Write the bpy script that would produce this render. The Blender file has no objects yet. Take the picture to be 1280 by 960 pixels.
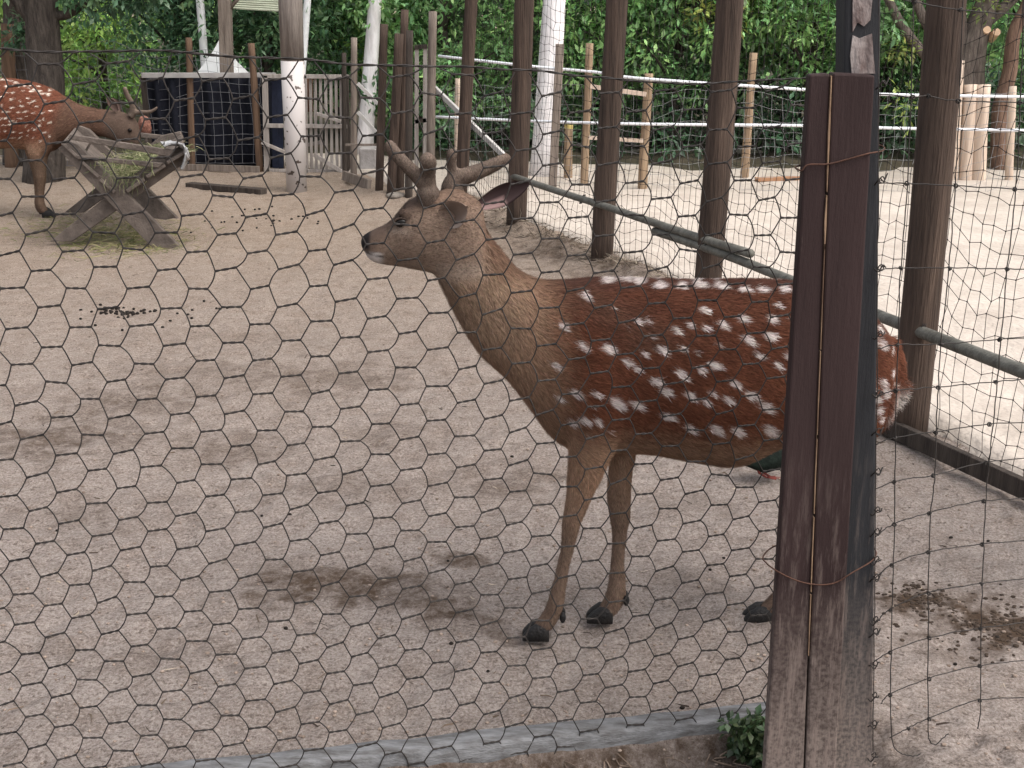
import bpy, math, random
import numpy as np
from mathutils import Vector, Matrix
from mathutils.bvhtree import BVHTree

R = math.radians
rng = np.random.default_rng(7)
random.seed(7)
C = bpy.context.scene.collection
S = bpy.context.scene

# ------------------------------------------------------------------ camera, sky, sun, exposure
CAM_H = 1.62
FPX = 1500.0                                   # focal length in photograph pixels (1280 wide)
PITCH = math.atan(480.0 / FPX)
cam_d = bpy.data.cameras.new('camera')
cam = bpy.data.objects.new('camera', cam_d); C.objects.link(cam)
cam.location = (0, 0, CAM_H); cam.rotation_euler = (math.pi / 2 - PITCH, 0, 0)
cam_d.sensor_width = 36.0; cam_d.lens = FPX / 1280 * 36.0
cam_d.clip_start = 0.05; cam_d.clip_end = 1000
S.camera = cam

SUN_EL, SUN_AZ = R(58), R(120)                 # high, veiled by cloud; azimuth measured from +Y to +X
w = bpy.data.worlds.new('World'); S.world = w; w.use_nodes = True
nt = w.node_tree
sky = nt.nodes.new('ShaderNodeTexSky'); sky.sky_type = 'NISHITA'; sky.sun_disc = False
sky.sun_elevation = SUN_EL; sky.sun_rotation = SUN_AZ
sky.air_density = 1.0; sky.dust_density = 5.0; sky.ozone_density = 0.6
bg = nt.nodes['Background']; bg.inputs['Strength'].default_value = 0.15
hs = nt.nodes.new('ShaderNodeHueSaturation'); hs.inputs['Saturation'].default_value = 0.35   # cloud-veiled sky: nearly grey
nt.links.new(sky.outputs[0], hs.inputs['Color']); nt.links.new(hs.outputs[0], bg.inputs['Color'])
sd = bpy.data.lights.new('sun', 'SUN'); sd.energy = 0.55; sd.angle = R(70); sd.color = (1.0, 0.96, 0.9)
so = bpy.data.objects.new('sun', sd); C.objects.link(so)
dirv = Vector((math.sin(SUN_AZ) * math.cos(SUN_EL), math.cos(SUN_AZ) * math.cos(SUN_EL), math.sin(SUN_EL)))
so.rotation_euler = dirv.to_track_quat('Z', 'Y').to_euler(); so.location = (0, 0, 12)
S.view_settings.view_transform = 'Standard'; S.view_settings.look = 'None'
S.view_settings.exposure = 1.12; S.view_settings.gamma = 1.0

# ------------------------------------------------------------------ photograph pixel -> place
cp, sp = math.cos(PITCH), math.sin(PITCH)
def ray(u, v):
    a = (u - 640.0) / FPX; b = (480.0 - v) / FPX
    return np.array([a, cp + b * sp, -sp + b * cp])
def G(u, v, z=0.0):                            # where the sight line meets the ground (height z)
    d = ray(u, v); t = (z - CAM_H) / d[2]
    return np.array([0, 0, CAM_H]) + d * t
def V(u, v, D):                                # where it meets the upright plane at distance D
    d = ray(u, v); t = D / d[1]
    return np.array([0, 0, CAM_H]) + d * t
def mpp(u, v, D):                              # metres per pixel there
    return D / ray(u, v)[1] / FPX
def unproj(P):                                 # place -> photograph pixel (n,3)->(n,2)
    P = np.asarray(P, float) - np.array([0, 0, CAM_H])
    zc = P[:, 1] * cp - P[:, 2] * sp; yc = P[:, 1] * sp + P[:, 2] * cp
    return np.stack([640 + FPX * P[:, 0] / zc, 480 - FPX * yc / zc], 1)

# ------------------------------------------------------------------ noise
_tab = np.random.default_rng(3).random((256, 256))
def vnoise(x, y, seed=0):
    x = np.asarray(x, float) + seed * 17.31; y = np.asarray(y, float) + seed * 9.77
    xi = np.floor(x).astype(int); yi = np.floor(y).astype(int)
    fx = x - xi; fy = y - yi
    fx = fx * fx * (3 - 2 * fx); fy = fy * fy * (3 - 2 * fy)
    g = lambda a, b: _tab[a % 256, b % 256]
    return ((g(xi, yi) * (1 - fx) + g(xi + 1, yi) * fx) * (1 - fy) + (g(xi, yi + 1) * (1 - fx) + g(xi + 1, yi + 1) * fx) * fy) * 2 - 1
def sstep(a, b, x):
    t = np.clip((x - a) / (b - a), 0, 1); return t * t * (3 - 2 * t)

# ------------------------------------------------------------------ materials
MATS = {}
def principled(name):
    m = bpy.data.materials.new(name); m.use_nodes = True
    n = m.node_tree.nodes; l = m.node_tree.links
    return m, n, l, n['Principled BSDF']
def mat(name, c1, c2=None, rough=0.8, scale=6.0, stretch=(1, 1, 1), bump=0.3, bscale=None, metal=0.0, spec=0.15, c3=None, dist=0.02, detail=6.0):
    """two or three tones mixed by noise in object space, with fine relief"""
    if name in MATS: return MATS[name]
    m, n, l, b = principled(name)
    c2 = c2 or tuple(x * 0.75 for x in c1)
    tc = n.new('ShaderNodeTexCoord'); mp = n.new('ShaderNodeMapping'); mp.inputs['Scale'].default_value = stretch
    l.new(tc.outputs['Object'], mp.inputs['Vector'])
    oi = n.new('ShaderNodeObjectInfo')
    add = n.new('ShaderNodeVectorMath'); add.operation = 'ADD'
    mul = n.new('ShaderNodeMath'); mul.operation = 'MULTIPLY'; mul.inputs[1].default_value = 37.0
    l.new(oi.outputs['Random'], mul.inputs[0]); l.new(mp.outputs[0], add.inputs[0]); l.new(mul.outputs[0], add.inputs[1])
    nz = n.new('ShaderNodeTexNoise'); nz.inputs['Scale'].default_value = scale; nz.inputs['Detail'].default_value = detail; nz.inputs['Roughness'].default_value = 0.65
    l.new(add.outputs[0], nz.inputs['Vector'])
    cr = n.new('ShaderNodeValToRGB'); e = cr.color_ramp.elements
    e[0].position = 0.33; e[0].color = (*c2, 1); e[1].position = 0.66; e[1].color = (*c1, 1)
    if c3:
        x = e.new(0.78); x.color = (*c3, 1)
    l.new(nz.outputs['Fac'], cr.inputs['Fac']); l.new(cr.outputs['Color'], b.inputs['Base Color'])
    b.inputs['Roughness'].default_value = rough; b.inputs['Metallic'].default_value = metal
    b.inputs['Specular IOR Level'].default_value = spec
    if bump:
        n2 = n.new('ShaderNodeTexNoise'); n2.inputs['Scale'].default_value = bscale or scale * 4; n2.inputs['Detail'].default_value = 5
        l.new(add.outputs[0], n2.inputs['Vector'])
        bp = n.new('ShaderNodeBump'); bp.inputs['Strength'].default_value = bump; bp.inputs['Distance'].default_value = dist
        l.new(n2.outputs['Fac'], bp.inputs['Height']); l.new(bp.outputs[0], b.inputs['Normal'])
    MATS[name] = m
    return m
def attr_mat(name, rough=0.7, spec=0.2, gain=1.0, transl=0.0, sheen=0.0):
    """colour from the mesh's own point colours"""
    if name in MATS: return MATS[name]
    m, n, l, b = principled(name)
    a = n.new('ShaderNodeAttribute'); a.attribute_name = 'tint'
    l.new(a.outputs['Color'], b.inputs['Base Color'])
    b.inputs['Roughness'].default_value = rough; b.inputs['Specular IOR Level'].default_value = spec
    if sheen: b.inputs['Sheen Weight'].default_value = sheen
    if transl:
        tr = n.new('ShaderNodeBsdfTranslucent'); l.new(a.outputs['Color'], tr.inputs['Color'])
        mx = n.new('ShaderNodeMixShader'); mx.inputs[0].default_value = transl
        out = n['Material Output']
        l.new(b.outputs[0], mx.inputs[1]); l.new(tr.outputs[0], mx.inputs[2]); l.new(mx.outputs[0], out.inputs['Surface'])
    MATS[name] = m
    return m

WOOD_BROWN = mat('wood_brown', (0.13, 0.075, 0.05), (0.06, 0.036, 0.026), scale=5, stretch=(6, 6, 0.5), bump=0.5, rough=0.75)
WOOD_POST = mat('wood_post', (0.095, 0.066, 0.051), (0.032, 0.023, 0.019), scale=4, stretch=(7, 7, 0.45), bump=0.8, rough=0.8, c3=(0.22, 0.16, 0.12))
WOOD_GREY = mat('wood_grey', (0.26, 0.215, 0.18), (0.12, 0.095, 0.08), scale=5, stretch=(6, 6, 0.5), bump=0.5, rough=0.85)
WOOD_DARK = mat('wood_dark', (0.075, 0.06, 0.05), (0.03, 0.024, 0.021), scale=5, stretch=(6, 6, 0.6), bump=0.6, rough=0.85)
WOOD_PALE = mat('wood_pale', (0.62, 0.5, 0.4), (0.42, 0.32, 0.25), scale=3, stretch=(8, 8, 0.4), bump=0.3, rough=0.75)
WOOD_TAN = mat('wood_tan', (0.36, 0.26, 0.17), (0.19, 0.13, 0.085), scale=4, stretch=(8, 8, 0.4), bump=0.4, rough=0.8)
WHITE_PAINT = mat('white_paint', (0.8, 0.8, 0.8), (0.66, 0.66, 0.66), scale=4, bump=0.2, rough=0.6)
WHITE_WASH = mat('white_wash', (0.86, 0.83, 0.83), (0.62, 0.58, 0.57), scale=5, stretch=(3, 3, 0.7), bump=0.5, rough=0.85)
BARK = mat('bark', (0.12, 0.1, 0.085), (0.04, 0.033, 0.03), scale=6, stretch=(5, 5, 0.8), bump=0.9, rough=0.9, dist=0.04)
CONCRETE = mat('concrete', (0.36, 0.34, 0.33), (0.22, 0.2, 0.19), scale=8, bump=0.4, rough=0.9)
GALV = mat('galvanised', (0.34, 0.33, 0.32), (0.2, 0.19, 0.185), scale=30, bump=0.1, rough=0.5, metal=0.5, spec=0.5)
WIRE = mat('fence_wire', (0.045, 0.038, 0.034), (0.015, 0.013, 0.012), scale=25, bump=0.1, rough=0.55, metal=0.0, spec=0.2)
NETM = mat('net_wire', (0.045, 0.038, 0.034), (0.018, 0.015, 0.014), scale=25, bump=0.0, rough=0.6)
RUST = mat('rusty_wire', (0.1, 0.05, 0.035), (0.05, 0.027, 0.02), scale=40, bump=0.2, rough=0.8)

# ------------------------------------------------------------------ mesh helpers (all geometry is given in place; objects get their origin at the thing's base)
class MB:
    def __init__(s): s.v = []; s.f = []; s.n = 0; s.c = []
    def add(s, v, f, col=None):
        v = np.asarray(v, float).reshape(-1, 3)
        s.v.append(v); s.f += [tuple(i + s.n for i in q) for q in f]; s.n += len(v)
        if col is not None: s.c.append(np.broadcast_to(np.asarray(col, float), (len(v), 3)))
    def tube(s, pts, rad, k=6, caps=True, col=None, flat=1.0):
        pts = np.asarray(pts, float); n = len(pts); rad = np.broadcast_to(np.asarray(rad, float), (n,))
        tg = np.gradient(pts, axis=0); tg /= np.linalg.norm(tg, axis=1)[:, None] + 1e-12
        ref = np.array([0, 0, 1.0]) if abs(tg[0][2]) < 0.9 else np.array([1.0, 0, 0])
        a = np.cross(tg[0], ref); a /= np.linalg.norm(a)
        vs = []
        th = np.arange(k) / k * 2 * np.pi
        for i in range(n):
            a = a - tg[i] * np.dot(a, tg[i]); a /= np.linalg.norm(a) + 1e-12
            b = np.cross(tg[i], a)
            vs.append(pts[i] + rad[i] * (np.cos(th)[:, None] * a + flat * np.sin(th)[:, None] * b))
        f = [(i * k + j, i * k + (j + 1) % k, (i + 1) * k + (j + 1) % k, (i + 1) * k + j) for i in range(n - 1) for j in range(k)]
        if caps: f += [tuple(range(k - 1, -1, -1)), tuple((n - 1) * k + j for j in range(k))]
        s.add(np.concatenate(vs), f, col)
    def loft(s, secs, k=20, power=2.0, caps=True):
        """sections (top point, bottom point, half width sideways, side vector)"""
        th = np.arange(k) / k * 2 * np.pi
        ct, st = np.cos(th), np.sin(th)
        ct = np.sign(ct) * np.abs(ct) ** (2 / power); st = np.sign(st) * np.abs(st) ** (2 / power)
        vs = []
        for T, B, wd, side in secs:
            c = (T + B) / 2; h = (T - B) / 2
            vs.append(c + ct[:, None] * h + st[:, None] * wd * side)
        n = len(secs)
        f = [(i * k + j, i * k + (j + 1) % k, (i + 1) * k + (j + 1) % k, (i + 1) * k + j) for i in range(n - 1) for j in range(k)]
        if caps: f += [tuple(range(k - 1, -1, -1)), tuple((n - 1) * k + j for j in range(k))]
        s.add(np.concatenate(vs), f)
    def prism(s, poly, off):
        """polygon (n,3) pushed by vector off"""
        p = np.asarray(poly, float); n = len(p); off = np.asarray(off, float)
        v = np.concatenate([p, p + off])
        f = [tuple(range(n - 1, -1, -1)), tuple(range(n, 2 * n))] + [(i, (i + 1) % n, n + (i + 1) % n, n + i) for i in range(n)]
        s.add(v, f)
    def box(s, lo, hi):
        x0, y0, z0 = lo; x1, y1, z1 = hi
        s.prism([(x0, y0, z0), (x1, y0, z0), (x1, y0, z1), (x0, y0, z1)], (0, y1 - y0, 0))
    def plank(s, a, b, width, thick, up=(0, 0, 1)):
        """straight board from a to b"""
        a = np.asarray(a, float); b = np.asarray(b, float); d = b - a; d /= np.linalg.norm(d)
        up = np.asarray(up, float); side = np.cross(d, up); side /= np.linalg.norm(side); u = np.cross(side, d)
        q = [a + side * thick / 2 + u * width / 2, a - side * thick / 2 + u * width / 2, a - side * thick / 2 - u * width / 2, a + side * thick / 2 - u * width / 2]
        s.prism(q, b - a)
    def ball(s, c, r, col=None, nu=8, nv=6, sq=(1, 1, 1)):
        vs = [np.array([0, 0, 1.0])]
        for i in range(1, nv):
            t = math.pi * i / nv
            for j in range(nu): vs.append(np.array([math.sin(t) * math.cos(2 * math.pi * j / nu), math.sin(t) * math.sin(2 * math.pi * j / nu), math.cos(t)]))
        vs.append(np.array([0, 0, -1.0])); vs = np.array(vs) * r * np.asarray(sq) + np.asarray(c)
        f = [(0, 1 + j, 1 + (j + 1) % nu) for j in range(nu)]
        for i in range(nv - 2):
            for j in range(nu): f.append((1 + i * nu + j, 1 + (i + 1) * nu + j, 1 + (i + 1) * nu + (j + 1) % nu, 1 + i * nu + (j + 1) % nu))
        o = 1 + (nv - 2) * nu; last = len(vs) - 1
        f += [(last, o + (j + 1) % nu, o + j) for j in range(nu)]
        s.add(vs, f, col)
    def build(s, name, m, parent=None, base=None, smooth=False, bevel=0.0, kind=None):
        v = np.concatenate(s.v) if s.v else np.zeros((0, 3))
        col = np.concatenate(s.c) if s.c and sum(len(c) for c in s.c) == len(v) else None
        return link(name, v, s.f, m, parent, base, smooth, bevel, kind, col)
def link(name, v, f, m, parent=None, base=None, smooth=False, bevel=0.0, kind=None, col=None):
    if base is None: base = np.array(parent.matrix_world.translation) if parent is None else np.array(WLOC[parent.name])
    base = np.asarray(base, float)
    me = bpy.data.meshes.new(name)
    me.from_pydata((np.asarray(v) - base).tolist(), [], f); me.update()
    if m: me.materials.append(m)
    if smooth: me.polygons.foreach_set('use_smooth', [True] * len(me.polygons))
    if col is not None:
        a = me.color_attributes.new('tint', 'FLOAT_COLOR', 'POINT')
        a.data.foreach_set('color', np.concatenate([col, np.ones((len(col), 1))], 1).astype(np.float32).ravel())
    o = bpy.data.objects.new(name, me); C.objects.link(o)
    if parent is None: o.location = base; WLOC[o.name] = base
    else: o.parent = parent; WLOC[o.name] = np.array(WLOC[parent.name])
    if bevel:
        b = o.modifiers.new('bevel', 'BEVEL'); b.width = bevel; b.segments = 2; b.limit_method = 'ANGLE'
    if kind: o['kind'] = kind
    return o
def link_np(name, v, tri, m, parent=None, base=(0, 0, 0), kind=None, col=None, smooth=False):
    """big triangle meshes, straight from arrays"""
    base = np.asarray(WLOC[parent.name] if parent is not None else base, float)
    me = bpy.data.meshes.new(name); k = tri.shape[1]
    me.vertices.add(len(v)); me.vertices.foreach_set('co', (v - base).astype(np.float32).ravel())
    me.loops.add(tri.size); me.loops.foreach_set('vertex_index', tri.astype(np.int32).ravel())
    me.polygons.add(len(tri)); me.polygons.foreach_set('loop_start', np.arange(0, tri.size, k, dtype=np.int32))
    me.update(calc_edges=True); me.validate()
    if m: me.materials.append(m)
    if smooth: me.polygons.foreach_set('use_smooth', np.ones(len(me.polygons), dtype=bool))
    if col is not None:
        a = me.color_attributes.new('tint', 'FLOAT_COLOR', 'POINT')
        a.data.foreach_set('color', np.concatenate([col, np.ones((len(col), 1))], 1).astype(np.float32).ravel())
    o = bpy.data.objects.new(name, me); C.objects.link(o)
    if parent is None: o.location = base; WLOC[o.name] = base
    else: o.parent = parent; WLOC[o.name] = base
    if kind: o['kind'] = kind
    return o
WLOC = {}
def tag(o, label, cat, group=None):
    o['label'] = label; o['category'] = cat
    if group: o['group'] = group
    return o
def thing(name, label, cat, base, group=None):
    o = bpy.data.objects.new(name, None); C.objects.link(o); o.location = base; o.empty_display_size = 0.1
    WLOC[o.name] = np.asarray(base, float)
    return tag(o, label, cat, group)
def cat_curve(P, n):
    """Catmull-Rom through points, n samples per span"""
    P = np.asarray(P, float); Q = np.concatenate([[2 * P[0] - P[1]], P, [2 * P[-1] - P[-2]]]); out = []
    for i in range(len(P) - 1):
        p0, p1, p2, p3 = Q[i:i + 4]
        for t in np.arange(n) / n:
            out.append(0.5 * (2 * p1 + (p2 - p0) * t + (2 * p0 - 5 * p1 + 4 * p2 - p3) * t * t + (3 * p1 - p0 - 3 * p2 + p3) * t ** 3))
    out.append(P[-1]); return np.array(out)

# ------------------------------------------------------------------ fence lines that shape the ground
KA, KB = G(0, 988), G(955, 888)                                    # edging at the foot of the hexagonal wire
kdir = (KB - KA)[:2] / np.linalg.norm((KB - KA)[:2]); knor = np.array([-kdir[1], kdir[0]])
PEN = [G(1420, 740), G(1135, 545), G(882, 388), G(752, 326), G(645, 284), G(576, 246), G(492, 243)]   # posts of the dividing fence
POST_BASE = G(1072, 975)

# ------------------------------------------------------------------ ground
def seg_dist(x, y, pts):
    best = np.full(x.shape, 1e9)
    for a, b in zip(pts[:-1], pts[1:]):
        ax, ay = a[0], a[1]; dx, dy = b[0] - ax, b[1] - ay
        t = np.clip(((x - ax) * dx + (y - ay) * dy) / (dx * dx + dy * dy), 0, 1)
        best = np.minimum(best, np.hypot(x - ax - t * dx, y - ay - t * dy))
    return best
def relief(x, y):
    r = 0.012 * vnoise(x * 2.2, y * 2.2, 1) + 0.007 * vnoise(x * 6, y * 7, 2) + 0.008 * vnoise(x * 15, y * 17, 3) + 0.0045 * vnoise(x * 34, y * 40, 4) + 0.01 * vnoise(x * 28, y * 28, 6) * sstep(-.03, -.06, (x - KA[0]) * knor[0] + (y - KA[1]) * knor[1])
    pits = np.maximum(0, vnoise(x * 9, y * 10, 5) - 0.35)
    return r - 0.018 * pits
def ground_z(x, y):
    x = np.asarray(x, float); y = np.asarray(y, float)
    z = relief(x, y) * np.where(np.hypot(x, y) < 14, 1, 0.3)
    d = seg_dist(x, y, PEN[1:])                                   # earth heaped along the foot of the dividing fence
    z = z + np.exp(-(d / 0.16) ** 2) * (0.035 + 0.05 * vnoise(x * 7, y * 7, 8)) * sstep(4.9, 6.8, y)
    s = (x - KA[0]) * knor[0] + (y - KA[1]) * knor[1]             # drop outside the edging
    z = z - 0.085 * sstep(-0.015, -0.11, s) * sstep(POST_BASE[0] + 0.25, POST_BASE[0] - 0.05, x) * (1 + 0.25 * vnoise(x * 8, y * 8, 9))
    return z - 0.012
def axis(stops):
    out = []
    for a, b, st in stops: out += list(np.arange(a, b, st))
    return np.array(out + [stops[-1][1]])
def grow(a, b, s0, g):
    out = []; x = a; s = s0
    while x < b: x += s; s *= g; out.append(min(x, b))
    return out
xs = np.arange(-1.7, 2.0, 0.0115).tolist(); xs = sorted([-v for v in grow(1.7, 160, 0.014, 1.045)] + xs + grow(xs[-1], 160, 0.014, 1.045))
ys = np.arange(2.1, 3.6, 0.0115).tolist(); ys = sorted([2.1 - v for v in grow(0, 60, 0.05, 1.3)] + ys + grow(ys[-1], 14, 0.014, 1.008) + grow(14, 300, 0.16, 1.12))
X, Y = np.meshgrid(np.array(xs), np.array(ys)); Z = ground_z(X, Y)
nx, ny = len(xs), len(ys); idx = np.arange(nx * ny).reshape(ny, nx)
quads = np.stack([idx[:-1, :-1], idx[:-1, 1:], idx[1:, 1:], idx[1:, :-1]], -1).reshape(-1, 4)
# damp and dirty patches, each with its own outline
damp = np.zeros(X.shape)
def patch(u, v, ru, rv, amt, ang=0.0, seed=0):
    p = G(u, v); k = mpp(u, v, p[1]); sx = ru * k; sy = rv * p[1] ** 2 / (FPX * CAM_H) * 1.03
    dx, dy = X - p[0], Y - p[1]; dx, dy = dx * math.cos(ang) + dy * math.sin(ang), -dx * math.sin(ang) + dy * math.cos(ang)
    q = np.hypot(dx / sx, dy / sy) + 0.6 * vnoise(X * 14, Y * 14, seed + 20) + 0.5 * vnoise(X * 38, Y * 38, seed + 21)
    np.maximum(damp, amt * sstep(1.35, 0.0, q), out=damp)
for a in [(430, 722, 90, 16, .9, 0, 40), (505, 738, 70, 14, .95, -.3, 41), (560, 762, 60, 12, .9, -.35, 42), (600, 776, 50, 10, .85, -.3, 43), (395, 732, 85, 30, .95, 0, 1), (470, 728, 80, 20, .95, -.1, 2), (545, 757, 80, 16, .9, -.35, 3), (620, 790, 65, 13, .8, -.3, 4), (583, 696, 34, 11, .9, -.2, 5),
          (1150, 745, 60, 28, 1.3, 0, 6), (1255, 775, 90, 40, 1.15, 0, 7), (1200, 700, 60, 12, .4, 0, 8), (1190, 812, 70, 14, .35, 0, 9),
          (70, 545, 120, 30, .7, 0, 10), (170, 500, 100, 24, .6, 0, 11), (290, 560, 90, 24, .5, 0, 12), (420, 470, 130, 22, .5, 0, 13), (640, 600, 90, 26, .5, 0, 14), (120, 640, 110, 26, .45, 0, 27), (420, 610, 110, 26, .4, 0, 28), (260, 460, 120, 14, .45, 0, 29), (500, 540, 90, 26, .4, 0, 30), (200, 820, 130, 30, .35, 0, 31),
          (60, 290, 100, 10, .35, 0, 15), (150, 300, 90, 12, .4, 0, 16), (300, 233, 60, 4, .35, 0, 17), (860, 630, 80, 20, .3, 0, 18), (330, 420, 140, 14, .25, 0, 19),
          (700, 310, 60, 18, .8, -.5, 22), (640, 285, 60, 12, .6, 0, 23), (780, 335, 60, 14, .8, -.5, 24), (230, 640, 60, 18, .25, 0, 25), (880, 720, 60, 22, .35, 0, 26)]:
    patch(*a)
s_in = (X - KA[0]) * knor[0] + (Y - KA[1]) * knor[1]
bankm = sstep(-0.015, -0.045, s_in) * sstep(POST_BASE[0] + 0.3, POST_BASE[0] - 0.1, X)
damp = np.maximum(damp, bankm * (0.8 + .3 * vnoise(X * 30, Y * 30, 33)))
tint = np.stack([damp, bankm, np.zeros_like(damp)], -1).reshape(-1, 3)
m, n, l, b = principled('earth')
at = n.new('ShaderNodeAttribute'); at.attribute_name = 'tint'
sepc = n.new('ShaderNodeSeparateColor'); l.new(at.outputs['Color'], sepc.inputs[0])
tc = n.new('ShaderNodeTexCoord')
def noise(sc, det=6, rg=0.65, st=(1, 1, 1)):
    mp = n.new('ShaderNodeMapping'); mp.inputs['Scale'].default_value = st; l.new(tc.outputs['Object'], mp.inputs[0])
    z = n.new('ShaderNodeTexNoise'); z.inputs['Scale'].default_value = sc; z.inputs['Detail'].default_value = det; z.inputs['Roughness'].default_value = rg
    l.new(mp.outputs[0], z.inputs['Vector']); return z
def mixc(fac, c1, c2, blend='MIX'):
    x = n.new('ShaderNodeMix'); x.data_type = 'RGBA'; x.blend_type = blend
    if hasattr(fac, 'links') or hasattr(fac, 'is_linked'): l.new(fac, x.inputs['Factor'])
    else: x.inputs['Factor'].default_value = fac
    for c, s in ((c1, 'A'), (c2, 'B')):
        i = x.inputs[6 if s == 'A' else 7]
        if isinstance(c, tuple): i.default_value = (*c, 1)
        else: l.new(c, i)
    return x.outputs[2]
def ramp(src, p0, p1, v0=0.0, v1=1.0):
    x = n.new('ShaderNodeMapRange'); x.inputs[1].default_value = p0; x.inputs[2].default_value = p1; x.inputs[3].default_value = v0; x.inputs[4].default_value = v1
    l.new(src, x.inputs[0]); return x.outputs[0]
big = noise(1.4, 5, 0.6); mid = noise(9, 8, 0.7); grit = noise(120, 5, 0.85); speck = noise(55, 4, 0.65)
c = mixc(ramp(big.outputs['Fac'], 0.3, 0.7), (0.40, 0.33, 0.29), (0.455, 0.385, 0.345))
c = mixc(ramp(mid.outputs['Fac'], 0.46, 0.7, 0, .9), c, (0.3, 0.235, 0.195))
c = mixc(ramp(grit.outputs['Fac'], 0.5, 0.64, 0, .85), c, (0.13, 0.1, 0.082))
strk = noise(60, 6, 0.75, (.35, 1, 1))
c = mixc(ramp(strk.outputs['Fac'], 0.54, 0.64, 0, .6), c, (0.13, 0.095, 0.075))  # dark streaks in the colour stand for shade in small pits
c = mixc(ramp(grit.outputs['Fac'], 0.48, 0.38, 0, .75), c, (0.62, 0.54, 0.49))
c = mixc(ramp(speck.outputs['Fac'], 0.6, 0.67, 0, .7), c, (0.11, 0.08, 0.062))
sxy = n.new('ShaderNodeSeparateXYZ'); l.new(tc.outputs['Object'], sxy.inputs[0])
c = mixc(ramp(sxy.outputs['Y'], 3.5, 8.5, 0, 1), c, mixc(1.0, c, (.98, .92, .82), 'MULTIPLY'))      # browner earth towards the gate
dm = n.new('ShaderNodeMath'); dm.operation = 'MULTIPLY'; l.new(sepc.outputs[0], dm.inputs[0]); l.new(ramp(noise(26, 7, .75).outputs['Fac'], 0.36, 0.6, .35, 1.15), dm.inputs[1]); dm.use_clamp = True
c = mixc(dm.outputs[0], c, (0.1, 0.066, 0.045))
l.new(c, b.inputs['Base Color']); b.inputs['Roughness'].default_value = 0.95; b.inputs['Specular IOR Level'].default_value = 0.15
bp1 = n.new('ShaderNodeBump'); bp1.inputs['Strength'].default_value = 1.0; bp1.inputs['Distance'].default_value = 0.03; l.new(noise(42, 8, .75).outputs['Fac'], bp1.inputs['Height'])
bp2 = n.new('ShaderNodeBump'); bp2.inputs['Strength'].default_value = 1.0; bp2.inputs['Distance'].default_value = 0.012; l.new(grit.outputs['Fac'], bp2.inputs['Height']); l.new(bp1.outputs[0], bp2.inputs['Normal'])
l.new(bp2.outputs[0], b.inputs['Normal'])
EARTH = m
gr = link_np('ground', np.stack([X, Y, Z], -1).reshape(-1, 3), quads, EARTH, col=tint, smooth=True); gr['kind'] = 'structure'

# pale sand of the neighbouring yard, laid over the earth up to the dividing fence
def yard():
    edge = cat_curve([p for p in PEN] , 8)[:, :2]
    far = G(440, 218)[:2]
    edge = np.concatenate([[[2.6, -6.0]], [[3.2, 2.2]], edge, [far], [[-3.2, 13.0]]])
    rows = []
    for t in np.linspace(0, 1, 60) ** 1.6:
        tgt = np.array([26.0, 0.0])
        e = edge.copy(); dirn = np.array([1.0, 0.35])
        rows.append(e + dirn * (t * 26 + .13))
    P = np.array(rows); h = 0.015 * vnoise(P[..., 0] * 2.5, P[..., 1] * 2.5, 31) + 0.008 * vnoise(P[..., 0] * 8, P[..., 1] * 8, 32)
    z = 0.03 + h
    z[0] -= 0.07
    nr, ncn = P.shape[:2]; id_ = np.arange(nr * ncn).reshape(nr, ncn)
    q = np.stack([id_[:-1, :-1], id_[1:, :-1], id_[1:, 1:], id_[:-1, 1:]], -1).reshape(-1, 4)
    sandm = mat('pale_sand', (0.48, 0.42, 0.365), (0.37, 0.317, 0.27), scale=3.5, bump=0.6, bscale=30, rough=0.95, spec=0.1, dist=0.03)
    o = link_np('sand_yard', np.concatenate([P, z[..., None]], -1).reshape(-1, 3), q, sandm, smooth=True); o['kind'] = 'structure'
yard()

# ------------------------------------------------------------------ deer
def remeshed(mb, voxel, smooth_it=8, fac=0.5):
    """weld overlapping lofts into one continuous skin"""
    v = np.concatenate(mb.v)
    me = bpy.data.meshes.new('tmp'); me.from_pydata(v.tolist(), [], mb.f); me.update()
    o = bpy.data.objects.new('tmp', me); C.objects.link(o)
    rm = o.modifiers.new('r', 'REMESH'); rm.mode = 'VOXEL'; rm.voxel_size = voxel
    sm = o.modifiers.new('s', 'SMOOTH'); sm.iterations = smooth_it; sm.factor = fac
    dg = bpy.context.evaluated_depsgraph_get()
    ev = bpy.data.meshes.new_from_object(o.evaluated_get(dg))
    nv = len(ev.vertices); vv = np.zeros(nv * 3); ev.vertices.foreach_get('co', vv); vv = vv.reshape(-1, 3)
    ev.calc_loop_triangles(); t = np.zeros(len(ev.loop_triangles) * 3, dtype=np.int32); ev.loop_triangles.foreach_get('vertices', t)
    nn = np.zeros(nv * 3); ev.vertices.foreach_get('normal', nn)
    bpy.data.objects.remove(o); bpy.data.meshes.remove(me); bpy.data.meshes.remove(ev)
    return vv, t.reshape(-1, 3), nn.reshape(-1, 3)
def fine_secs(secs, n):
    """interpolate sections (T, B, w) smoothly"""
    T = cat_curve([s[0] for s in secs], n); B = cat_curve([s[1] for s in secs], n); W = cat_curve([[s[2], 0, 0] for s in secs], n)[:, 0]
    return T, B, np.maximum(W, 0.004)
FUR = attr_mat('deer_coat', rough=0.8, spec=0.08)
VELVET = mat('antler_velvet', (0.15, 0.112, 0.088), (0.085, 0.062, 0.05), scale=30, bump=0.5, bscale=220, rough=0.9, spec=0.1, dist=0.004)
HOOF = mat('hoof_horn', (0.016, 0.014, 0.013), (0.008, 0.007, 0.007), scale=40, bump=0.4, rough=0.6, spec=0.25)
EYE = mat('eye_dark', (0.008, 0.005, 0.004), (0.004, 0.003, 0.002), scale=5, bump=0, rough=0.22, spec=0.2)
SIDE = np.array([0, 1.0, 0])

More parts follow.
